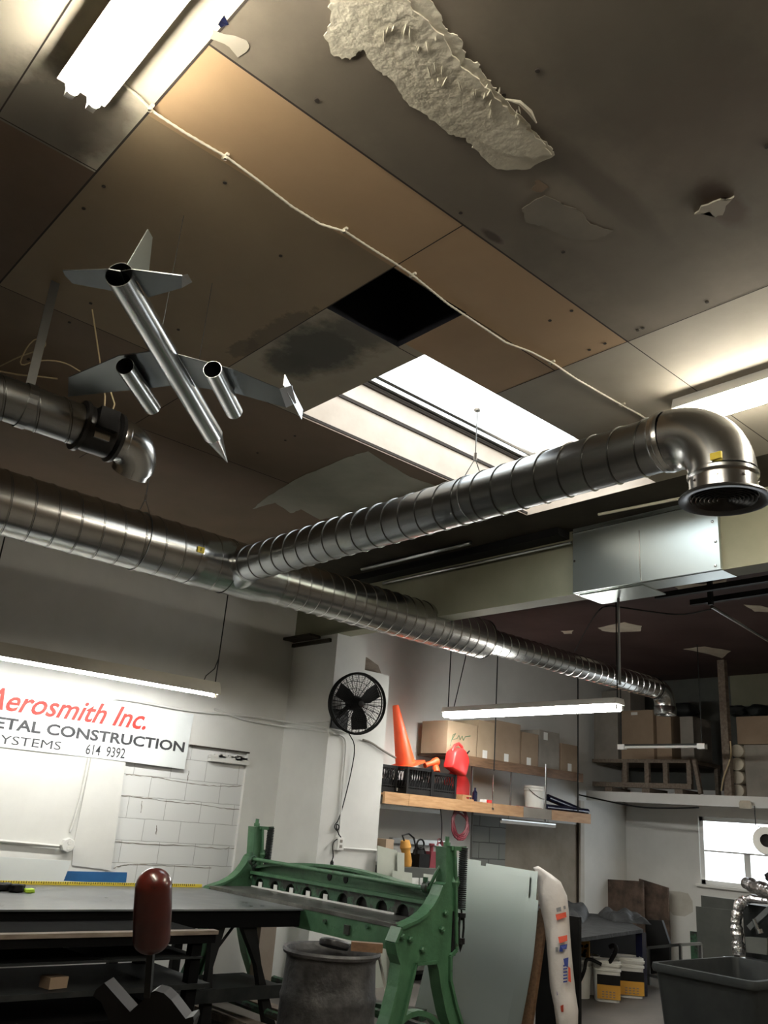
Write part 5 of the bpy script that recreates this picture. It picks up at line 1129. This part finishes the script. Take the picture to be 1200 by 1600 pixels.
# cream post and a lower bar beyond
bm = B(); a, b = onY(410, 1433, 6.9), onY(434, 1433, 6.9); box(bm, (a.x, 6.9, 0), (b.x, 7.0, a.z)); tag(obj('timber_post', bm, 'cream', smooth=False), 'peeling cream post standing under the bench end', 'post')

# ================================================================== SHEET STACK, BOARD AND SACK
def sheet(label, pxs, x, lean=.0, bow=.04, th=.003):
    """standing sheet from top-left, top-right (photo points) down to the floor"""
    a, b = onX(*pxs[0], x), onX(*pxs[1], x); bm = B(); n = 12; rows = []
    for i in range(n+1):
        t = i/n; row = []
        for j in range(7):
            s = j/6; p = a.lerp(b, s); z_ = p.z*(1-t); q_ = z_/1.32; row.append(V((x-lean*(1-q_)+bow*math.sin(PI*q_), p.y-.10*max(0, .45-q_)*(-1), z_)))
        rows.append(row)
    for d_ in (0, th):
        vv = [[bm.verts.new(p+V((d_, 0, 0))) for p in r] for r in rows]
        for p, q in zip(vv, vv[1:]):
            for j in range(6): bm.faces.new((p[j], p[j+1], q[j+1], q[j]))
    return tag(obj('steel_sheet', bm, 'sheet'), label, 'metal sheet', 'galvanised sheets leaning together behind the shear')
sheet('tallest galvanised sheet at the left of the leaning stack, by the shear spring', ((690, 1336), (752, 1345)) , 6.37, .2, .03)
sheet('wide galvanised sheet in the middle of the leaning stack', ((700, 1345), (805, 1360)), 6.357, .2, .03)
sheet('galvanised sheet forming the top right corner of the leaning stack', ((760, 1349), (841, 1362)), 6.344, .2, .03)
sheet('front galvanised sheet of the leaning stack, with its edge curving at the right', ((700, 1351), (829, 1371)), 6.331, .2, .03)
sheet('narrow galvanised strip at the right edge of the leaning stack', ((824, 1401), (844, 1407)), 6.318, .2, .03)
bm = B(); a, b = onX(842, 1419, 6.5), onX(855, 1421, 6.5); prism(bm, [(6.5, a.y, a.z), (6.5, b.y, b.z), (6.28, b.y, 0), (6.28, a.y+.02, 0)], (.035, 0, 0)); tag(obj('plywood_board', bm, 'wood_dark', smooth=False), 'reddish brown board edge between the steel sheets and the white sack', 'board')
bm = B(); box(bm, (6.60, a.y-.35, 0), (6.63, a.y+.1, b.z-.03)); tag(obj('dark_board', bm, 'black', smooth=False), 'dark board standing behind the white sack', 'board')
SXP = 6.46
rows = [((833, 1356), (841, 1353), .01), ((838, 1362), (860, 1366), .04), ((841, 1375), (875, 1378), .07), ((842, 1392), (884, 1400), .09), ((846, 1412), (886, 1422), .09), ((852, 1440), (888, 1450), .09), ((856, 1470), (890, 1476), .09), ((859, 1505), (893, 1515), .08), ((863, 1540), (896, 1552), .09), ((868, 1570), (901, 1580), .09), ((872, 1600), (901, 1600), .08), ((874, 1622), (898, 1622), .04)]
bm = B(); rings = []; n = 20
def sackpt(i, ang):
    (l, r, th) = rows[i]; a, b = onX(*l, SXP), onX(*r, SXP); c = (a+b)/2; h = (a-b)/2
    wob = 1+.10*math.sin(i*1.7+ang*2)+.05*math.sin(i*3.1+ang*5)
    return c+h*math.cos(ang)+V((-1, 0, 0))*th*math.sin(ang)*wob
for i in range(len(rows)): rings.append([bm.verts.new(sackpt(i, 2*PI*k/n)) for k in range(n)])
for p, q in zip(rings, rings[1:]):
    for k in range(n): bm.faces.new((p[k], p[(k+1) % n], q[(k+1) % n], q[k]))
bm.faces.new(rings[0]); bm.faces.new(rings[-1][::-1])
m_ = bmesh.ops.subdivide_edges(bm, edges=bm.edges[:], cuts=1, use_grid_fill=True)
sk = tag(obj('woven_sack', bm, 'sack', ang=70), 'tall white printed sack leaning against the brown board', 'sack')
def print_patch(pxs, m, nm='print'):
    bm = B(); pts = []
    for x, y in pxs:
        p = onX(x, y, SXP)
        # find the row and push to the front surface
        i = max(j for j in range(len(rows)) if (rows[j][0][1]+rows[j][1][1])/2 <= y+.01 or j == 0); j = min(i+1, len(rows)-1)
        ya, yb_ = (rows[i][0][1]+rows[i][1][1])/2, (rows[j][0][1]+rows[j][1][1])/2; t = 0 if yb_ == ya else (y-ya)/(yb_-ya)
        lx = rows[i][0][0]*(1-t)+rows[j][0][0]*t; rx = rows[i][1][0]*(1-t)+rows[j][1][0]*t; th = rows[i][2]*(1-t)+rows[j][2]*t
        u = max(-.97, min(.97, 1-2*(x-lx)/(rx-lx))); push = th*1.17*math.sqrt(1-u*u)+.006
        d = ray(x, y); pts.append(CAM+d*((SXP-push)/d.x))
    prism(bm, pts, (.003, 0, 0)); bmesh.ops.recalc_face_normals(bm, faces=bm.faces[:]); return obj(nm, bm, m, sk, smooth=False)
for pxs, m_ in (([(842, 1388), (848, 1397), (850, 1416), (843, 1416)], 'sack_red'), ([(868, 1429), (884, 1425), (885, 1433), (870, 1438)], 'sack_red'), ([(872, 1464), (886, 1461), (886, 1470), (874, 1474)], 'sack_red'),
                ([(875, 1477), (886, 1475), (885, 1483), (879, 1483), (879, 1487), (874, 1487)], 'sack_blue'), ([(868, 1480), (872, 1480), (872, 1487), (868, 1487)], 'sack_grey'), ([(869, 1419), (876, 1417), (877, 1424), (870, 1425)], 'sack_grey'), ([(880, 1416), (883, 1415), (884, 1420), (881, 1421)], 'sack_grey'),
                ([(880, 1498), (888, 1496), (887, 1512), (882, 1508)], 'sack_blue'), ([(888, 1510), (891, 1513), (892, 1535), (888, 1533)], 'sack_red'), ([(862, 1512), (864, 1512), (871, 1555), (867, 1555)], 'sack_blue'), ([(869, 1574), (880, 1570), (880, 1581), (870, 1583)], 'sack_red')):
    print_patch(pxs, m_)
# lettering-like blue strokes up the side of the sack
for k in range(6):
    y_ = 1508+k*5; print_patch([(880, y_), (886, y_-1), (886, y_+1.5), (880, y_+2.5)], 'sack_blue', 'letter_stroke')

# ================================================================== BLACK TABLE, TARP, BUCKETS
zt2 = .66
bt = thing('black_table', 'low black topped table with a navy leg holding dusty tarps', 'table', (8.9, 6.4, 0))
pN, pF = onZ(880, 1469, zt2), onZ(1005, 1452, zt2)
bk = [(pN.x, pN.y), (pF.x, pF.y), (10.3, 6.9), (9.0, 7.6), (8.0, 7.0)]
bm = B(); prism(bm, [(x, y, zt2-.035) for x, y in bk], (0, 0, .035)); obj('top', bm, 'tarp', bt, smooth=False)
bm = B(); box(bm, (pF.x-.01, pF.y+.01, 0), (pF.x+.07, pF.y+.09, zt2-.036)); obj('leg', bm, 'navy', bt, smooth=False)
for (x_, y_) in ((pN.x+.1, pN.y+.12), (10.1, 6.8), (8.95, 7.4)):
    bm = B(); box(bm, (x_-.03, y_-.03, 0), (x_+.03, y_+.03, zt2-.036)); obj('leg', bm, 'navy', bt, smooth=False)
bm = B(); quad(bm, [(pN.x+.2, pN.y+1.0, .02), (pF.x+.5, pF.y+.35, .02), (pF.x+.5, pF.y+.35, zt2-.036), (pN.x+.2, pN.y+1.0, zt2-.036)]); obj('dark_under_panel', bm, 'black', bt, smooth=False)  # black sheet added for the shade under the table
def tarp_pile(label, c, s, seed, yaw):
    random.seed(seed); bm = B(); n, m = 30, 20; g_ = []; R_ = M.Rotation(yaw, 3, 'Z')
    ph = [random.uniform(0, 6) for _ in range(6)]
    for i in range(n+1):
        r = []
        for j in range(m+1):
            u, v = i/n*2-1, j/m*2-1; h = max(0, (1-abs(u)**4)*(1-abs(v)**4))**.5
            z = s[2]*h*(.65+.2*math.sin(u*5+ph[0]+v*2)+.15*math.sin(v*7+ph[1]+u*3)+.06*math.sin(u*17+ph[2]))
            r.append(bm.verts.new(V(c)+R_ @ V((u*s[0], v*s[1], max(.002, z)))))
        g_.append(r)
    for i in range(n):
        for j in range(m): bm.faces.new((g_[i][j], g_[i+1][j], g_[i+1][j+1], g_[i][j+1]))
    loop = [g_[i][0] for i in range(n+1)]+[g_[n][j] for j in range(1, m+1)]+[g_[i][m] for i in range(n-1, -1, -1)]+[g_[0][j] for j in range(m-1, 0, -1)]
    bm.faces.new(loop[::-1])
    return tag(obj('folded_tarp', bm, 'tarp', ang=50), label, 'tarp')
k = onZ(950, 1438, zt2+.05); tarp_pile('dusty black tarp heaped on the low table, left one', (9.1, 6.85, zt2+.001), (.70, .30, .20), 4, .55)
tarp_pile('dusty black tarp heaped on the low table, right one', (9.78, 6.45, zt2+.002), (.36, .22, .14), 9, .9)
fr2 = thing('small_metal_frame', 'thin grey metal frame standing right of the black table', 'frame', (10.2, 6.2, 0))
a, b = onX(1013, 1481, 9.95), onX(1063, 1476, 9.95)
bm = B(); bar(bm, a, b, .04, .03); bar(bm, b, (9.95, b.y, 0), .03, .03); bar(bm, a, (9.95, a.y, 0), .03, .03); bar(bm, (9.95, a.y, .1), (9.95, b.y, .1), .03, .03); bar(bm, b, (10.4, b.y, b.z), .03, .03); bar(bm, (10.4, b.y, b.z), (10.4, b.y, 0), .03, .03); obj('frame', bm, 'galv_dark', fr2, smooth=False)
bm = B(); prism(bm, [onX(1008, 1437, 10.1), onX(1034, 1438, 10.1), onX(1046, 1474, 10.1), onX(1046, 1520, 10.1), onX(1014, 1522, 10.1)], (.04, 0, 0)); obj('hanging_tarp', bm, 'black', fr2, smooth=False)
def leaner(label, pxs, x, m, name='stone_slab', cat='slab', th=.05):
    bm = B(); pr = [onX(*p, x) for p in pxs]; prism(bm, pr, (th, 0, 0)); return tag(obj(name, bm, m, smooth=False), label, cat)
bs = lambda a, b, x: [a, b, ] 
def to_floor(label, p0, p1, x, m, **k):
    a, b = onX(*p0, x), onX(*p1, x); bm = B(); prism(bm, [a, b, (x, b.y, 0), (x, a.y, 0)], (k.pop('th', .04), 0, 0)); return tag(obj(k.pop('name', 'stone_slab'), bm, m, smooth=False), label, k.pop('cat', 'slab'))
to_floor('mottled rusty brown board leaning in the corner behind the black table, left one', (918, 1372), (1004, 1377), 11.9, 'slab', name='rusty_board', cat='board')
to_floor('dark rusty board in the corner, partly behind the mottled one', (998, 1373), (1043, 1387), 12.1, 'slab', name='rusty_board', cat='board')
def square_pail(label, x, y, s, h, yaw, mlab=True, open_=False):
    t_ = thing('bucket', label, 'bucket', (x, y, 0), 'pails on the floor under the black table')
    R_ = M.Rotation(yaw, 3, 'Z')
    def ring(hw, z, n=24):
        o_ = []
        for k in range(n):
            a = 2*PI*k/n; c, s_ = math.cos(a), math.sin(a); e = .45
            o_.append(V((x, y, z))+R_ @ V((hw*math.copysign(abs(c)**e, c), hw*math.copysign(abs(s_)**e, s_), 0)))
        return o_
    bm = B(); pr = [(s*.88, .001), (s*.97, h*.74), (s*1.04, h*.75), (s*1.04, h*.80), (s*.98, h*.81), (s*.98, h*.86)]; rs = [[bm.verts.new(p) for p in ring(*q)] for q in pr]
    for p, q in zip(rs, rs[1:]):
        for k in range(24): bm.faces.new((p[k], p[(k+1) % 24], q[(k+1) % 24], q[k]))
    bm.faces.new(rs[0][::-1]); bm.faces.new(rs[-1]); obj('body', bm, 'bucket', t_)
    bm = B(); pr = [(s*1.05, h*.865), (s*1.07, h*.93), (s*1.0, h*.94), (s*1.0, h*.99), (s*.93, h), (s*.9, h*.97)]; rs = [[bm.verts.new(p) for p in ring(*q)] for q in pr]
    for p, q in zip(rs, rs[1:]):
        for k in range(24): bm.faces.new((p[k], p[(k+1) % 24], q[(k+1) % 24], q[k]))
    bm.faces.new(rs[0][::-1]); bm.faces.new(rs[-1]); obj('lid', bm, 'bucket', t_)
    if mlab:
        bm = B(); box(bm, (x-s*.86, y-s*1.0, h*.08), (x+s*.86, y-s*.93, h*.42), R_, V((x, y, 0))); lb = obj('label', bm, 'amber', t_, smooth=False)
        bm = B(); box(bm, (x-s*.86, y-s*1.01, h*.42), (x+s*.86, y-s*.93, h*.66), R_, V((x, y, 0))); obj('dark_band', bm, 'black', t_, smooth=False)
        bm = B()
        for r_ in range(3):
            for c in range(4): box(bm, (x-s*.5+c*s*.27, y-s*1.03, h*(.12+.06*r_)), (x-s*.5+c*s*.27+s*.16, y-s*.99, h*(.12+.06*r_)+h*.03), R_, V((x, y, 0)))
        lp_ = obj('print', bm, 'card2', t_, smooth=False)
    return t_
ya = math.radians(49.6-90)+.0
k = onZ(953, 1567, 0); square_pail('square white pail with amber label, front one on the floor', k.x+.09, k.y+.10, .135, .38, ya-.1)
k = onZ(986, 1560, 0); square_pail('square white pail with amber label, behind the front one', k.x+.10, k.y+.10, .15, .385, ya)
k = onZ(905, 1561, 0); pail('white bucket without label nearest the sack on the floor', k.x+.1, k.y+.08, 0, .13, .36, bail=False)
k = onZ(922, 1556, 0); pail('white bucket without label between the sack and the square pails', k.x+.12, k.y+.12, 0, .13, .37, bail=False)
cable('black_hose', 'black hose looping over the white pails from under the table', [onX(893, 1548, 8.15), onX(905, 1536, 8.15), onX(914, 1515, 8.15), onX(915, 1500, 8.2), onX(922, 1498, 8.25), onX(940, 1507, 8.3)], .018, 'black', 'hose', n=8)
cable('black_hose', 'black hooked hose rising out of the front pail', [onX(948, 1512, 8.42), onX(955, 1500, 8.42), onX(964, 1484, 8.42), onX(960, 1476, 8.42), onX(953, 1480, 8.42)], .022, 'black', 'hose', n=8)
bm = B(); pxprism(bm, [(902, 1471), (920, 1471), (920, 1503), (902, 1503)], 'x', 8.5, (.02, 0, 0)); tag(obj('hazard_sticker_board', bm, 'amber', smooth=False), 'amber and black marked plate under the black table edge', 'plate')
bm = B()
for i in range(9): 
    x_, y_ = 904+random.random()*13, 1473+random.random()*22; pxprism(bm, [(x_, y_), (x_+4, y_+1), (x_+3, y_+5), (x_-1, y_+4)], 'x', 8.498, (.001, 0, 0))
o = obj('blotch', bm, 'black', bpy.data.objects['hazard_sticker_board'], smooth=False)
# ================================================================== GREY TUB
x0, x1, y0, y1, zt3 = 6.45, 7.75, 3.20, 4.04, .70
gt = thing('grey_tub', 'large dark grey plastic tub with a rolled rim at bottom right', 'tub', ((x0+x1)/2, (y0+y1)/2, 0))
def rring(hx, hy, z, rad, n=6):
    cx_, cy_ = (x0+x1)/2, (y0+y1)/2; o_ = []
    for (sx_, sy_, a0) in ((1, 1, 0), (-1, 1, PI/2), (-1, -1, PI), (1, -1, 3*PI/2)):
        for k in range(n+1):
            a = a0+PI/2*k/n; o_.append((cx_+sx_*(hx-rad)+rad*math.cos(a), cy_+sy_*(hy-rad)+rad*math.sin(a), z))
    return o_
hx, hy = (x1-x0)/2, (y1-y0)/2
bm = B(); pr = [(hx*.84, hy*.82, .0, .06), (hx*.95, hy*.93, zt3-.06, .06), (hx*.955, hy*.935, zt3-.05, .06), (hx*.99, hy*.98, zt3-.055, .07), (hx, hy, zt3-.03, .07), (hx*.99, hy*.985, zt3, .07), (hx*.94, hy*.91, zt3+.002, .06), (hx*.925, hy*.89, zt3-.02, .05), (hx*.82, hy*.79, .03, .05)]
rs = [[bm.verts.new(p) for p in rring(*q)] for q in pr]; n = len(rs[0])
for p, q in zip(rs, rs[1:]):
    for k in range(n): bm.faces.new((p[k], p[(k+1) % n], q[(k+1) % n], q[k]))
bm.faces.new(rs[0][::-1]); bm.faces.new(rs[-1]); obj('body', bm, 'grey_plastic', gt, ang=45)
# ================================================================== PANELS, FOIL DUCT AND MACHINE AT THE WINDOW
to_floor('dark grey-green panel under the window, rear one', (1095, 1399), (1150, 1406), 11.7, 'panel_green', name='steel_plate', cat='panel', th=.02)
to_floor('grey-green panel leaning under the window, front one', (1087, 1416), (1142, 1422), 11.45, 'panel_green', name='steel_plate', cat='panel', th=.02)
to_floor('narrow dark green panel at the left of the window panels', (1078, 1455), (1090, 1456), 11.5, 'green_worn', name='steel_plate', cat='panel', th=.02)
fo = thing('foil_duct', 'crinkled shiny foil covered duct standing beside the window panels', 'duct', onX(1152, 1492, 9.2))
bm = B(); pts = [onX(1154, 1492, 9.2), onX(1153, 1470, 9.2), onX(1150, 1440, 9.2), onX(1154, 1415, 9.2), onX(1165, 1406, 9.25)]; pp_ = []
for i, (a, b) in enumerate(zip(pts, pts[1:])):
    for k in range(6): pp_.append(a.lerp(b, k/6))
random.seed(5)
tube(bm, pp_+[pts[-1]], [random.uniform(.045, .065) for _ in range(len(pp_)+1)], 14); obj('upright_pipe', bm, 'foil', fo, smooth=False)
bm = B(); a, b = onX(1166, 1380, 9.0), onX(1225, 1402, 8.4); pp_ = [a.lerp(b, k/12) for k in range(13)]; tube(bm, pp_, [random.uniform(.055, .075) for _ in range(13)], 14); tag(obj('foil_pipe', bm, 'foil', smooth=False), 'crinkled foil pipe slanting across the lower right of the window', 'pipe')
mc = thing('bench_machine', 'cluttered dark machine with shiny arms at the right edge under the window', 'machine', (8.9, 4.9, 0))
bm = B(); a, b = onX(1133, 1498, 8.9), onX(1225, 1512, 8.9); box(bm, (8.9, b.y, a.z-.05), (9.6, a.y, a.z)); obj('bench_top', bm, 'bench', mc, smooth=False); bt_z = a.z
for y_ in (a.y-.08, b.y+.05):
    bm = B(); box(bm, (8.95, y_, 0), (9.02, y_+.06, bt_z-.05)); obj('leg', bm, 'black', mc, smooth=False)
bm = B(); box(bm, (9.35, b.y+.1, bt_z), (9.58, onX(1162, 1450, 9.35).y, onX(1162, 1412, 9.35).z)); obj('housing', bm, 'dark_steel', mc, smooth=False)
bm = B(); bar(bm, onX(1172, 1450, 9.2), onX(1206, 1418, 9.2), .07, .05); obj('arm', bm, 'galv_dark', mc, smooth=False)
bm = B(); tube(bm, [onX(1178, 1436, 9.1), onX(1184, 1454, 9.1)], .02, 10); lathe(bm, [(.035, 0), (.035, .04), (0, .04)], onX(1186, 1452, 9.1), (0, -.3, -1), 12); obj('plunger', bm, 'bright', mc)
bm = B(); pxprism(bm, [(1164, 1464), (1198, 1466), (1198, 1492), (1166, 1488)], 'x', 9.05, (.12, 0, 0)); obj('guard', bm, 'panel_green', mc, smooth=False)
bm = B(); tube(bm, [onX(1160, 1408, 9.3), onX(1175, 1404, 9.3), onX(1200, 1408, 9.3)], [.03, .045, .03], 10); obj('crinkled_hood', bm, 'foil', mc, smooth=False)
bm = B(); bar(bm, (8.87, a.y, bt_z+.01), (8.87, b.y, bt_z+.01), .03, .025); obj('front_rail', bm, 'galv_dark', mc, smooth=False)
k = onX(1196, 1372, 9.6); lump('dark_bundle', 'dark shaggy bundle at the right edge of the window sill', 'bundle', (9.6, k.y-.1, k.z-.03), (.08, .12, .06), 'black', 3)
# hanging ring in the window
rc = onX(1198, 1314, 10.0); rg = thing('hanging_roll', 'white ring shaped roll with dark centre hung in front of the window', 'roll', rc)
bm = B(); lathe(bm, [(.075, -.05), (.135, -.05), (.145, -.03), (.145, .05), (.07, .05), (.075, -.05)], rc, (-1, -.5, .1), 32); obj('ring', bm, 'bucket', rg)
bm = B(); lathe(bm, [(.072, .0), (0, .0)], rc, (-1, -.5, .1), 24); obj('core', bm, 'black', rg)
bm = B(); tube(bm, [rc+V((0, .05, .14)), onX(1181, 1290, 10.0), onX(1179, 1262, 10.0)+V((0, 0, .02))], .006, 5); obj('hanging_wire', bm, 'dark_steel', rg)

# ================================================================== STORAGE LOFT
XL = 11.25; zl1, zl0 = 2.20, 2.08
lf = thing('storage_loft', 'white fronted storage loft above the window wall', 'loft', (XL+.5, 5.5, zl0))
bm = B(); box(bm, (XL, .5, zl1-.03), (XF-.002, W-.11, zl1)); obj('deck', bm, 'old_wood', lf, smooth=False)
bm = B(); box(bm, (XL-.04, .5, zl0), (XL-.001, W-.11, zl1+.015)); obj('fascia', bm, 'white', lf, smooth=False)
pp1 = onX(1128, 1060, XL-.05)
bm = B(); y_ = onX(1132, 1150, XL-.05).y; box(bm, (XL-.045, y_-.05, zl1+.016), (XL+.04, y_+.05, H-.003)); obj('post', bm, 'old_wood', lf, smooth=False)
bm = B(); y2_ = onX(906, 1150, XL).y
bm.free()
for x_ in (947, 1005, 1056):
    k = onX(x_, 1235, XL+.02); bm = B(); box(bm, (XL+.02, k.y-.10, zl1+.001), (XL+.5, k.y+.02, zl1+.08)); tag(obj('timber_end', bm, 'old_wood', smooth=False), {947: 'timber end on the loft edge, leftmost of three', 1005: 'timber end on the loft edge, middle of three', 1056: 'timber end on the loft edge, nearest the post'}[x_], 'timber')
# raised rack of uprights holding cartons
zr = onX(1000, 1186, XL+.1).z
rf = thing('loft_rack', 'dark slatted rack standing on the loft under the big cartons', 'rack', (XL+.5, 7, zl1))
ra, rb_ = onX(905, 1186, XL+.1).y, onX(1078, 1186, XL+.1).y; ra = min(ra, W-.12)
bm = B(); box(bm, (XL+.1, rb_, zr-.05), (XL+.95, ra, zr)); obj('top', bm, 'old_wood', rf, smooth=False)
bm = B(); box(bm, (XL+.1, rb_, zl1+.09), (XL+.16, ra, zl1+.16)); obj('bottom_rail', bm, 'old_wood', rf, smooth=False)
for x_ in (976, 1010, 1039, 1076):
    k = onX(x_, 1200, XL+.1); bm = B(); box(bm, (XL+.1, k.y-.035, zl1+.161), (XL+.15, k.y+.035, zr-.051)); obj('upright', bm, 'old_wood', rf, smooth=False)
for y_ in (ra-.05, rb_+.02):
    bm = B(); box(bm, (XL+.85, y_-.02, zl1+.002), (XL+.93, y_+.03, zr-.051)); obj('upright', bm, 'old_wood', rf, smooth=False)
bm = B(); a, b = onX(1086, 1186, XL+.08), onX(1096, 1232, XL+.08); bar(bm, (XL+.06, a.y, a.z), (XL+.06, b.y, zl1+.03), .05, .05); tag(obj('leaning_plank', bm, 'old_wood', smooth=False), 'short plank leaning at the right end of the loft rack', 'plank')
def lbox(label, q0, q1, z0, x=XL+.14, d=.6, m='card2', nm='cardboard_box'):
    a, b = onX(*q0, x), onX(*q1, x); y0_, y1_ = sorted((a.y, b.y)); y1_ = min(y1_, W-.13)
    bm = B(); box(bm, (x, y0_, z0+.002), (x+d, y1_, max(a.z, b.z))); return tag(obj(nm, bm, m, smooth=False), label, 'box', 'cartons stored on the loft')
lbox('big dull carton at the left end of the loft rack', (906, 1112), (966, 1180), zr, m='card_grey')
o = lbox('big brown carton in the middle of the loft rack with a pale sticker', (970, 1111), (1022, 1180), zr, d=.5)
bm = B(); a, b = onX(986, 1113, XL+.137), onX(996, 1117, XL+.137); box(bm, (XL+.136, b.y, b.z), (XL+.139, a.y, a.z)); obj('sticker', bm, 'white', o, smooth=False)
lbox('dark brown carton right of the big stickered carton on the loft rack', (1025, 1117), (1050, 1182), zr, x=XL+.2, d=.5)
lbox('dark carton at the right end of the loft rack', (1062, 1120), (1085, 1182), zr, x=XL+.2, d=.5, m='card_grey')
lbox('dark carton on top of the left loft carton', (940, 1080), (985, 1110), onX(938, 1112, XL+.14).z+.0, x=XL+.3, m='card_grey', d=.4)
lbox('large dark carton at the right edge of the loft, lower one', (1162, 1164), (1235, 1240), zl1, m='card_grey')
lbox('large brown carton at the right edge of the loft, upper one', (1150, 1120), (1230, 1160), onX(1180, 1163, XL+.14).z, m='card2')
# insulation rolls stacked beside the post
for i in range(4):
    y0_, y1_ = onX(1140, 1163+i*18, XL+.1), onX(1161, 1163+i*18, XL+.1)
    z1_ = zl1+.002+(4-i)*(onX(1150, 1163, XL+.1).z-zl1-.002)/4; hh = (onX(1150, 1163, XL+.1).z-zl1-.002)/4
    c = V((XL+.1, (y0_.y+y1_.y)/2, z1_-hh/2)); bm = B(); pr = [(0, 0), (hh*.48, 0), (hh*.5, .02), (hh*.5, .5), (0, .5)]; lathe(bm, pr, c, (1, 0, 0), 18)
    for v in bm.verts: v.co.y = c.y+(v.co.y-c.y)*1.15
    tag(obj('insulation_roll', bm, 'flake'), 'off-white roll stacked beside the loft post, '+['topmost of four', 'second from the top', 'third from the top', 'lowest of four'][i], 'roll', 'off-white rolls stacked on the loft')
wz = onX(1132, 1056, XF-.04).z
bm = B(); a, b = onX(1140, 1056, XF-.02), onX(1235, 1100, XF-.02); box(bm, (XF-.02, b.y, b.z-.0), (XF-.004, a.y, a.z)); tag(obj('pale_board', bm, 'beam', smooth=False), 'pale board on the dark wall above the right end of the loft', 'board')
random.seed(11)
for i, (x_, y_, lb) in enumerate(((1062, 1075, 'dark bundle on the loft cartons behind the duct end'), (1158, 1112, 'dark bundle on top of the upper right loft carton'), (1186, 1112, 'dark bundle at the right edge on the upper loft carton'))):
    k = onX(x_, y_+14, XL+.5); z_ = k.z
    lump('dark_bundle', lb, 'bundle', (XL+.5, k.y, onX(1180, 1118, XL+.14).z+.03 if i else onX(1070, 1121, XL+.3).z+.03), (.2, .16 if i else .3, .10 if i else .12), 'dark_steel', i+20)
cable('drooping_line', 'black cord drooping under the loft fascia from the door post', [onX(905, 1242, XL-.06), onX(950, 1252, XL-.06), onX(1000, 1262, XL-.06), onX(1050, 1263, XL-.06), onX(1092, 1262, XL-.06)], .012, 'black', 'cord')
cable('drooping_line', 'pale cord hanging down the loft post', [onX(1141, 1158, XL-.08), onX(1143, 1178, XL-.08), onX(1138, 1195, XL-.08), onX(1130, 1215, XL-.08), onX(1127, 1236, XL-.08)], .01, 'rope', 'cord')
k = onX(1166, 1256, XL-.08); lump('torn_plastic', 'torn pale plastic rag stuck to the loft fascia above the window', 'rag', (XL-.1, k.y, k.z-.06), (.02, .10, .06), 'flake', 13)
# wall stain and pipe stub under the window
bm = B(); pr = [onX(*p, XF-.002) for p in ((1044, 1392), (1062, 1393), (1075, 1396), (1082, 1408), (1083, 1425), (1070, 1432), (1052, 1430), (1044, 1420))]; prism(bm, pr, (-.001, 0, 0)); tag(obj('wall_stain', bm, 'stain', smooth=False), 'dirty rounded stain on the wall left of the window panels', 'stain')

# ================================================================== every loose piece of these becomes an object of its own
def split_islands(o):
    bm = bmesh.new(); bm.from_mesh(o.data); bm.verts.ensure_lookup_table(); seen = set(); groups = []
    for v in bm.verts:
        if v.index in seen: continue
        st = [v]; g_ = set()
        while st:
            q = st.pop()
            if q.index in g_: continue
            g_.add(q.index)
            for e in q.link_edges:
                w_ = e.other_vert(q)
                if w_.index not in g_: st.append(w_)
        seen |= g_; groups.append(g_)
    if len(groups) > 1:
        for g_ in groups[1:]:
            b2 = bm.copy(); b2.verts.ensure_lookup_table(); bmesh.ops.delete(b2, geom=[v for v in b2.verts if v.index not in g_], context='VERTS')
            me = bpy.data.meshes.new(o.name); b2.to_mesh(me); b2.free()
            for m in o.data.materials: me.materials.append(m)
            c = o.copy(); c.data = me; COL.objects.link(c)
        bmesh.ops.delete(bm, geom=[v for v in bm.verts if v.index not in groups[0]], context='VERTS'); bm.to_mesh(o.data)
    bm.free()
for o in list(sc.objects):
    if o.type == 'MESH' and o.parent and o.name.split('.')[0] in ('hanging_rod', 'lamp_holder', 'trowel_ridge', 'blotch', 'ticks_', 'seam_strip', 'bolt_lug'): split_islands(o)
for o in sc.objects:
    if '_o' in o: del o['_o']
